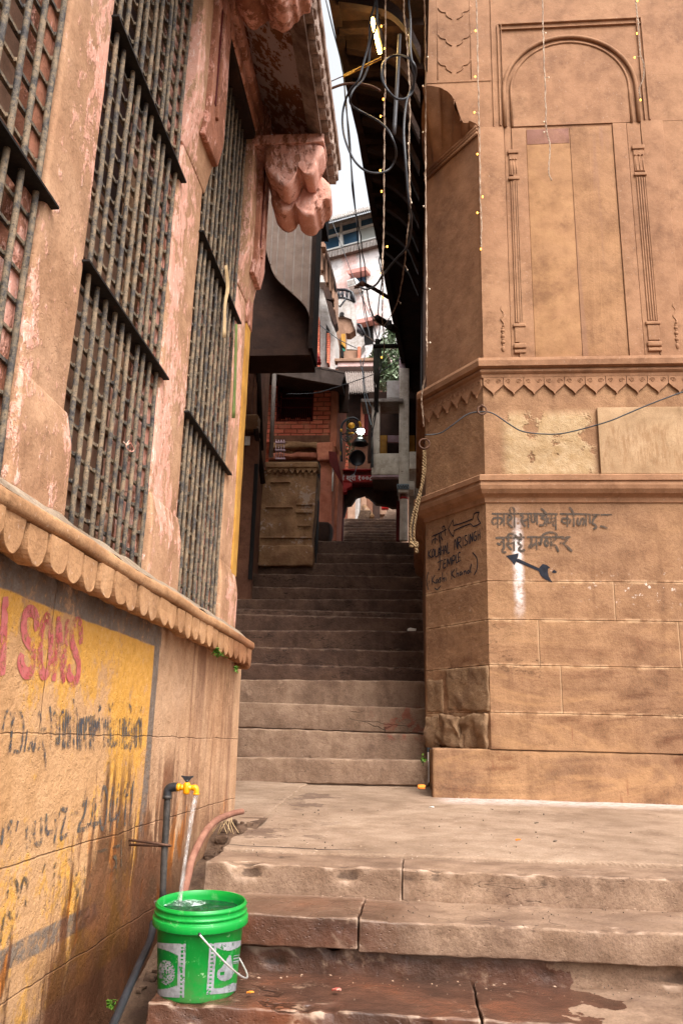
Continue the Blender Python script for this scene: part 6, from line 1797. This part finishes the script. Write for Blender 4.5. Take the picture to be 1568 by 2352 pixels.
string([zA(1176, -120, 6.1)] + [zA(x, y, 6.1 + y * .0002) for x, y in ((1175, 0), (1172, 300), (1168, 700), (1165, 1000), (1162, 1500), (1155, 1900), (1150, 2090))] + [zB(1065, 1000, 6.8), zB(1060, 1300, 7.2), zB(1055, 1650, 8), zB(1075, 1850, 8.6), zB(1085, 2150, 9)],
       [zA(x, y, 6.1 + y * .0002) for x, y in ((1141, 200), (1166, 372), (1156, 760), (1136, 890), (1133, 1305), (1143, 1465), (1186, 1888))] + [zB(1020, 982, 6.8), zB(1055, 1328, 7.2), zB(1045, 2190, 9)], 'fairy light string down the middle of the dark gallery with warm bulbs lit')
string([zA(1308, -120, 6.2)] + [zA(x, y, 6.2 + y * .0002) for x, y in ((1310, 0), (1325, 200), (1345, 450), (1358, 760), (1353, 1150), (1360, 1560))] + [zB(1435, 150, 6.6), zB(1410, 500, 6.8), zB(1370, 850, 7.1), zB(1300, 1300, 7.6), (zB(1210, 1540, 8.)), zB(1075, 1740, 8.6)],
       [zA(1345, 270, 6.2), zA(1345, 1100, 6.3), zA(1372, 1552, 6.4), zB(1415, 935, 7.1), zB(1315, 1415, 7.7)], 'unlit fairy light string looping from the gallery to the lower bracket arm', False)
string([zB(835, 1220, 8), zB(850, 1330, 8.2), zB(880, 1480, 8.5), zB(930, 1600, 8.7), zB(975, 1690, 8.8), zB(1070, 1745, 8.9)], [zB(870, 1520, 8.5), zB(940, 1640, 8.7)], 'short unlit fairy light string below the cable joint', False, .007)

# ---- street lamp
YL = 11.3
def z3(x, y, Y=YL): return ay(Y, 708.9 + .172 * x, 815.6 + .172 * y)
sl = thing('street_lamp', 'ornate black wall lamp with scrolled arm, gold trim and a lit white bulb', 'street lamp', z3(430, 1400))
MB().tube(catmull([z3(440, 1420), z3(432, 1200), z3(430, 1020), z3(450, 920), z3(510, 860), z3(590, 838), (z3(650, 865)), z3(680, 905)], 6), .017, 10).build('curved_arm', 'lampblack', sl)
mb = MB()
for (cx_, cy_, r0, d_) in ((540, 1040, 60, 1), (620, 985, 40, -1), (500, 1110, 45, -1)):
    mb.tube([z3(cx_ + d_ * r0 * (1 - t / 26) * math.cos(t * .45), cy_ + r0 * (1 - t / 26) * math.sin(t * .45)) for t in range(22)], .007, 6)
mb.tube([z3(440, 1060), z3(530, 1045), z3(600, 1045), z3(650, 1010)], .008, 6)
mb.build('scrollwork', 'lampblack', sl)
mb = MB().lathe(z3(570, 943), [(.0, -.012), (.045, -.01), (.052, 0), (.045, .01), (.0, .012)], 20, axis=(0, -1, 0))
mb.tube([z3(530, 1043), z3(598, 1043)], .014, 8); mb.tube(catmull([z3(670, 890), z3(690, 930), z3(690, 965)], 4), .02, 8); mb.tube([z3(432, 1290), z3(432, 1340)], .016, 8); mb.tube([z3(432, 990), z3(434, 1030)], .019, 8)
mb.build('gold_trim', 'gold', sl)
p = z3(692, 970)
for dx in (-.026, .026):
    MB().lathe(z3(692, 1050) + Vector((dx * 1.15, 0, 0)), [(.0, 0), (.016, .004), (.022, .016), (.022, .06), (.015, .07), (.0, .073)], 16).build('lit_bulb', 'lampglow', sl)
MB().lathe(z3(692, 985), [(.0, .02), (.036, .016), (.04, .0), (.036, -.008)], 20).build('bulb_cap', 'tin', sl)
ps = z3(685, 1075)
MB().lathe(ps, [(.0, .02), (.033, .01), (.038, -.02), (.05, -.045), (.073, -.065), (.088, -.075), (.094, -.10), (.12, -.125), (.124, -.135), (.11, -.135), (.08, -.09), (.0, -.04)], 32).build('lamp_shade', 'lampblack', sl)
mb = MB(); ax_ = Vector((-.1, -.75, -.45))
mb.lathe(z3(645, 1355) + Vector((0, .06, 0)), [(.0, .07), (.06, .062), (.105, .035), (.12, 0), (.117, -.02), (.105, -.023), (.095, -.006), (.06, .01), (.0, .014)], 40, axis=(-.1, .75, .3))
o = mb.build('spare_lamp_bowl', 'lampblack'); tag(o, 'large round dark metal bowl hanging below the street lamp shade', 'bowl')
cab('lamp_flex', [z3(640, 1480), z3(625, 1540), z3(600, 1590), z3(560, 1610)], .006, 'pale flex curling below the dark metal bowl', 'bluegrey', 'wire')

# ---- litter and weeds
def bit(name, x, y, z, s_, mat, lab, cat, grp=None):
    p = az(z, x, y); k = max(0, p.y - 3.68) * .05 if z == 0 else 0
    if k: p = az(k, x, y); 
    mb = MB().rbox(-s_, s_, -s_ * .7, s_ * .7, 0, s_ * .5, s_ * .2, s_ * .5, s_ * .3, 1 / s_ * .4)
    rot = Matrix.Rotation(random.uniform(0, 6), 3, 'Z')
    mb.v = [rot @ v + p + Vector((0, 0, .004)) for v in mb.v]
    return tag(mb.build(name, mat), lab, cat, grp)
bit('wrapper', 772, 2278, -.298, .013, 'redbit', 'crumpled red and white wrapper on the wet bottom step', 'litter')
bit('petal', 574, 2284, -.298, .010, 'orangebit', 'orange petal on the wet step right of the bucket', 'petal')
bit('petal', 1189, 1932, 0, .012, 'orangebit', 'orange petal lying on the landing in front of the tower', 'petal')
bit('pebble', 1231, 1893, 0, .010, 'pebble', 'small dark pebble on the landing near the tower foot', 'pebble')
bit('twig', 1274, 1935, 0, .009, 'pebble', 'little dark scrap beside the petal on the landing', 'scrap')
bit('shard', 990, 1857, 0, .012, 'paper', 'pale scrap of paper on the landing by the plinth', 'scrap')
bit('matchbox', 968, 1812, 0, .02, 'orangebit', 'crushed orange and yellow carton in the corner of the bottom stair step', 'carton')
cr_ = MB(); rr_ = random.Random(9)
for k in range(70):
    x = rr_.choice((rr_.gauss(700, 90), rr_.uniform(560, 1560), rr_.gauss(1100, 120))); y = rr_.uniform(1860, 1975); p = az(0, x, y); p = az(max(0, p.y - 3.68) * .05, x, y)
    s_ = rr_.uniform(.0012, .0042); cr_.ball(p + Vector((0, 0, s_ * .5 + .004)), s_, 4)
for k in range(70):
    x = rr_.uniform(590, 1540); y = rr_.uniform(2080, 2115); p = az(-.117, x, y); cr_.ball(p + Vector((0, 0, .003)), rr_.uniform(.001, .003), 4)
for k in range(70):
    x = rr_.uniform(590, 1540); y = rr_.uniform(2258, 2300); p = az(-.299, x, y); cr_.ball(p + Vector((0, 0, .003)), rr_.uniform(.001, .003), 4)
tag(cr_.build('scattered_grit', 'pebble'), kind='stuff')
db = MB()
def flake(p, s_):
    a = rr_.uniform(0, 6.28); c_, n_ = math.cos(a) * s_, math.sin(a) * s_; t_ = rr_.uniform(.2, .6)
    db.add([p + Vector((c_, n_, .002)), p + Vector((-n_ * t_, c_ * t_, .005)), p + Vector((-c_, -n_, .003)), p + Vector((n_ * t_, -c_ * t_, .002))], [(0, 1, 2, 3)])
for k in range(60):
    x = rr_.uniform(.2, 2.2); flake(Vector((x, 6.27 - rr_.expovariate(9), .05 * 2.55 + .012)), rr_.uniform(.004, .013))
for k in range(70):
    x = -.84 + rr_.expovariate(3.5); y = 3.9 + rr_.random() * 1.3; flake(Vector((x, y, .05 * (y - 3.68) + .012)), rr_.uniform(.003, .011))
for k in range(50):
    flake(Vector((rr_.uniform(-.8, 1.5), 3.63 - rr_.expovariate(25), -.104)), rr_.uniform(.003, .008))
for k in range(50):
    flake(Vector((rr_.uniform(-.55, 1.3), 3.25 - rr_.expovariate(20), -.30)), rr_.uniform(.003, .008))
for i_, (ty, tz) in enumerate(treads[:9]):
    for k in range(12): flake(Vector((rr_.uniform(-1.0, .1), ty + .27 - rr_.expovariate(30), tz + .012)), rr_.uniform(.006, .014))
tag(db.build('dry_litter_flakes', 'paper2'), kind='stuff')
p = ay(treads[6][0] + .0, 946, 1441); 
cp_ = MB().rbox(-.05, .04, -.02, .02, 0, .03, .008, .012, .01, 20); cp_.v = [v + Vector((p.x, treads[6][0] + .03, treads[6][1] + .006)) for v in cp_.v]
tag(cp_.build('paper_cup', 'paper'), 'crushed white paper cup on the dark stair near the tower', 'litter')
def sprig(base, n, L, lab, name='weed_sprig', sz=.016, droop=0.):
    r0 = thing(name, lab, 'weed', tuple(base)); mb = MB(); lf = MB()
    for k in range(n):
        d = Vector((random.uniform(.2, 1), random.uniform(-.8, .8), random.uniform(-.3, .8) - droop)).normalized() * L * random.uniform(.5, 1)
        mb.tube([base, base + d * .6 + Vector((0, 0, .01)), base + d], .0012, 4)
        for q in range(4):
            p = base + d * (.4 + .2 * q); rot = Matrix.Rotation(random.uniform(0, 6.28), 3, 'Z') @ Matrix.Rotation(random.uniform(-.9, .9), 3, 'X')
            s_ = sz * random.uniform(.6, 1.2)
            lf.add([rot @ Vector(v) * s_ + p for v in ((0, 0, 0), (.5, .5, .1), (.4, 1.2, .0), (0, 1.6, -.15), (-.4, 1.2, 0), (-.5, .5, .1))], [(0, 1, 2, 3), (0, 3, 4, 5)])
    mb.build('stem', 'weed', r0); lf.build('leaves', 'weed', r0)
sprig(ax(-.975, 492, 1500), 9, .055, 'bright green weed sprouting under the carved ledge')
sprig(ax(-.975, 536, 1532), 8, .04, 'small drooping weed under the far end of the carved ledge', sz=.01, droop=.8)
sprig(ay(6.7, 966, 1748), 14, .05, 'tuft of green grass between the stair and the tower plinth', sz=.012)
sprig(ay(3.0, 246, 2312), 7, .04, 'tiny yellowish plant in the gutter at the foot of the painted wall', sz=.010)

# ================================================================== LIGHT
wd = bpy.data.worlds.new('World'); scene.world = wd; wd.use_nodes = True
nt = wd.node_tree; nt.nodes.clear()
sky = nt.nodes.new('ShaderNodeTexSky'); sky.sky_type = 'NISHITA'; sky.sun_disc = False
SE, SA = R(52), R(148)      # sun behind the camera, to the right
sky.sun_elevation = SE; sky.sun_rotation = SA
sky.air_density = 1.0; sky.dust_density = 6.0; sky.ozone_density = 1.0
hs_ = nt.nodes.new('ShaderNodeHueSaturation'); hs_.inputs['Saturation'].default_value = .15
bg = nt.nodes.new('ShaderNodeBackground'); bg.inputs[1].default_value = .15
ow = nt.nodes.new('ShaderNodeOutputWorld')
nt.links.new(sky.outputs[0], hs_.inputs['Color']); nt.links.new(hs_.outputs[0], bg.inputs[0]); nt.links.new(bg.outputs[0], ow.inputs[0])
sd = bpy.data.lights.new('sun', 'SUN'); sd.energy = .7; sd.angle = R(28); sd.color = (1, .95, .88)
so = bpy.data.objects.new('sun', sd); COL.objects.link(so)
dirv = Vector((math.sin(SA) * math.cos(SE), math.cos(SA) * math.cos(SE), math.sin(SE)))
so.rotation_euler = dirv.to_track_quat('Z', 'Y').to_euler()
scene.view_settings.view_transform = 'Standard'
scene.view_settings.look = 'None'
scene.view_settings.exposure = 1.65
scene.view_settings.gamma = 1
scene.cycles.max_bounces = 6
scene.cycles.transparent_max_bounces = 12
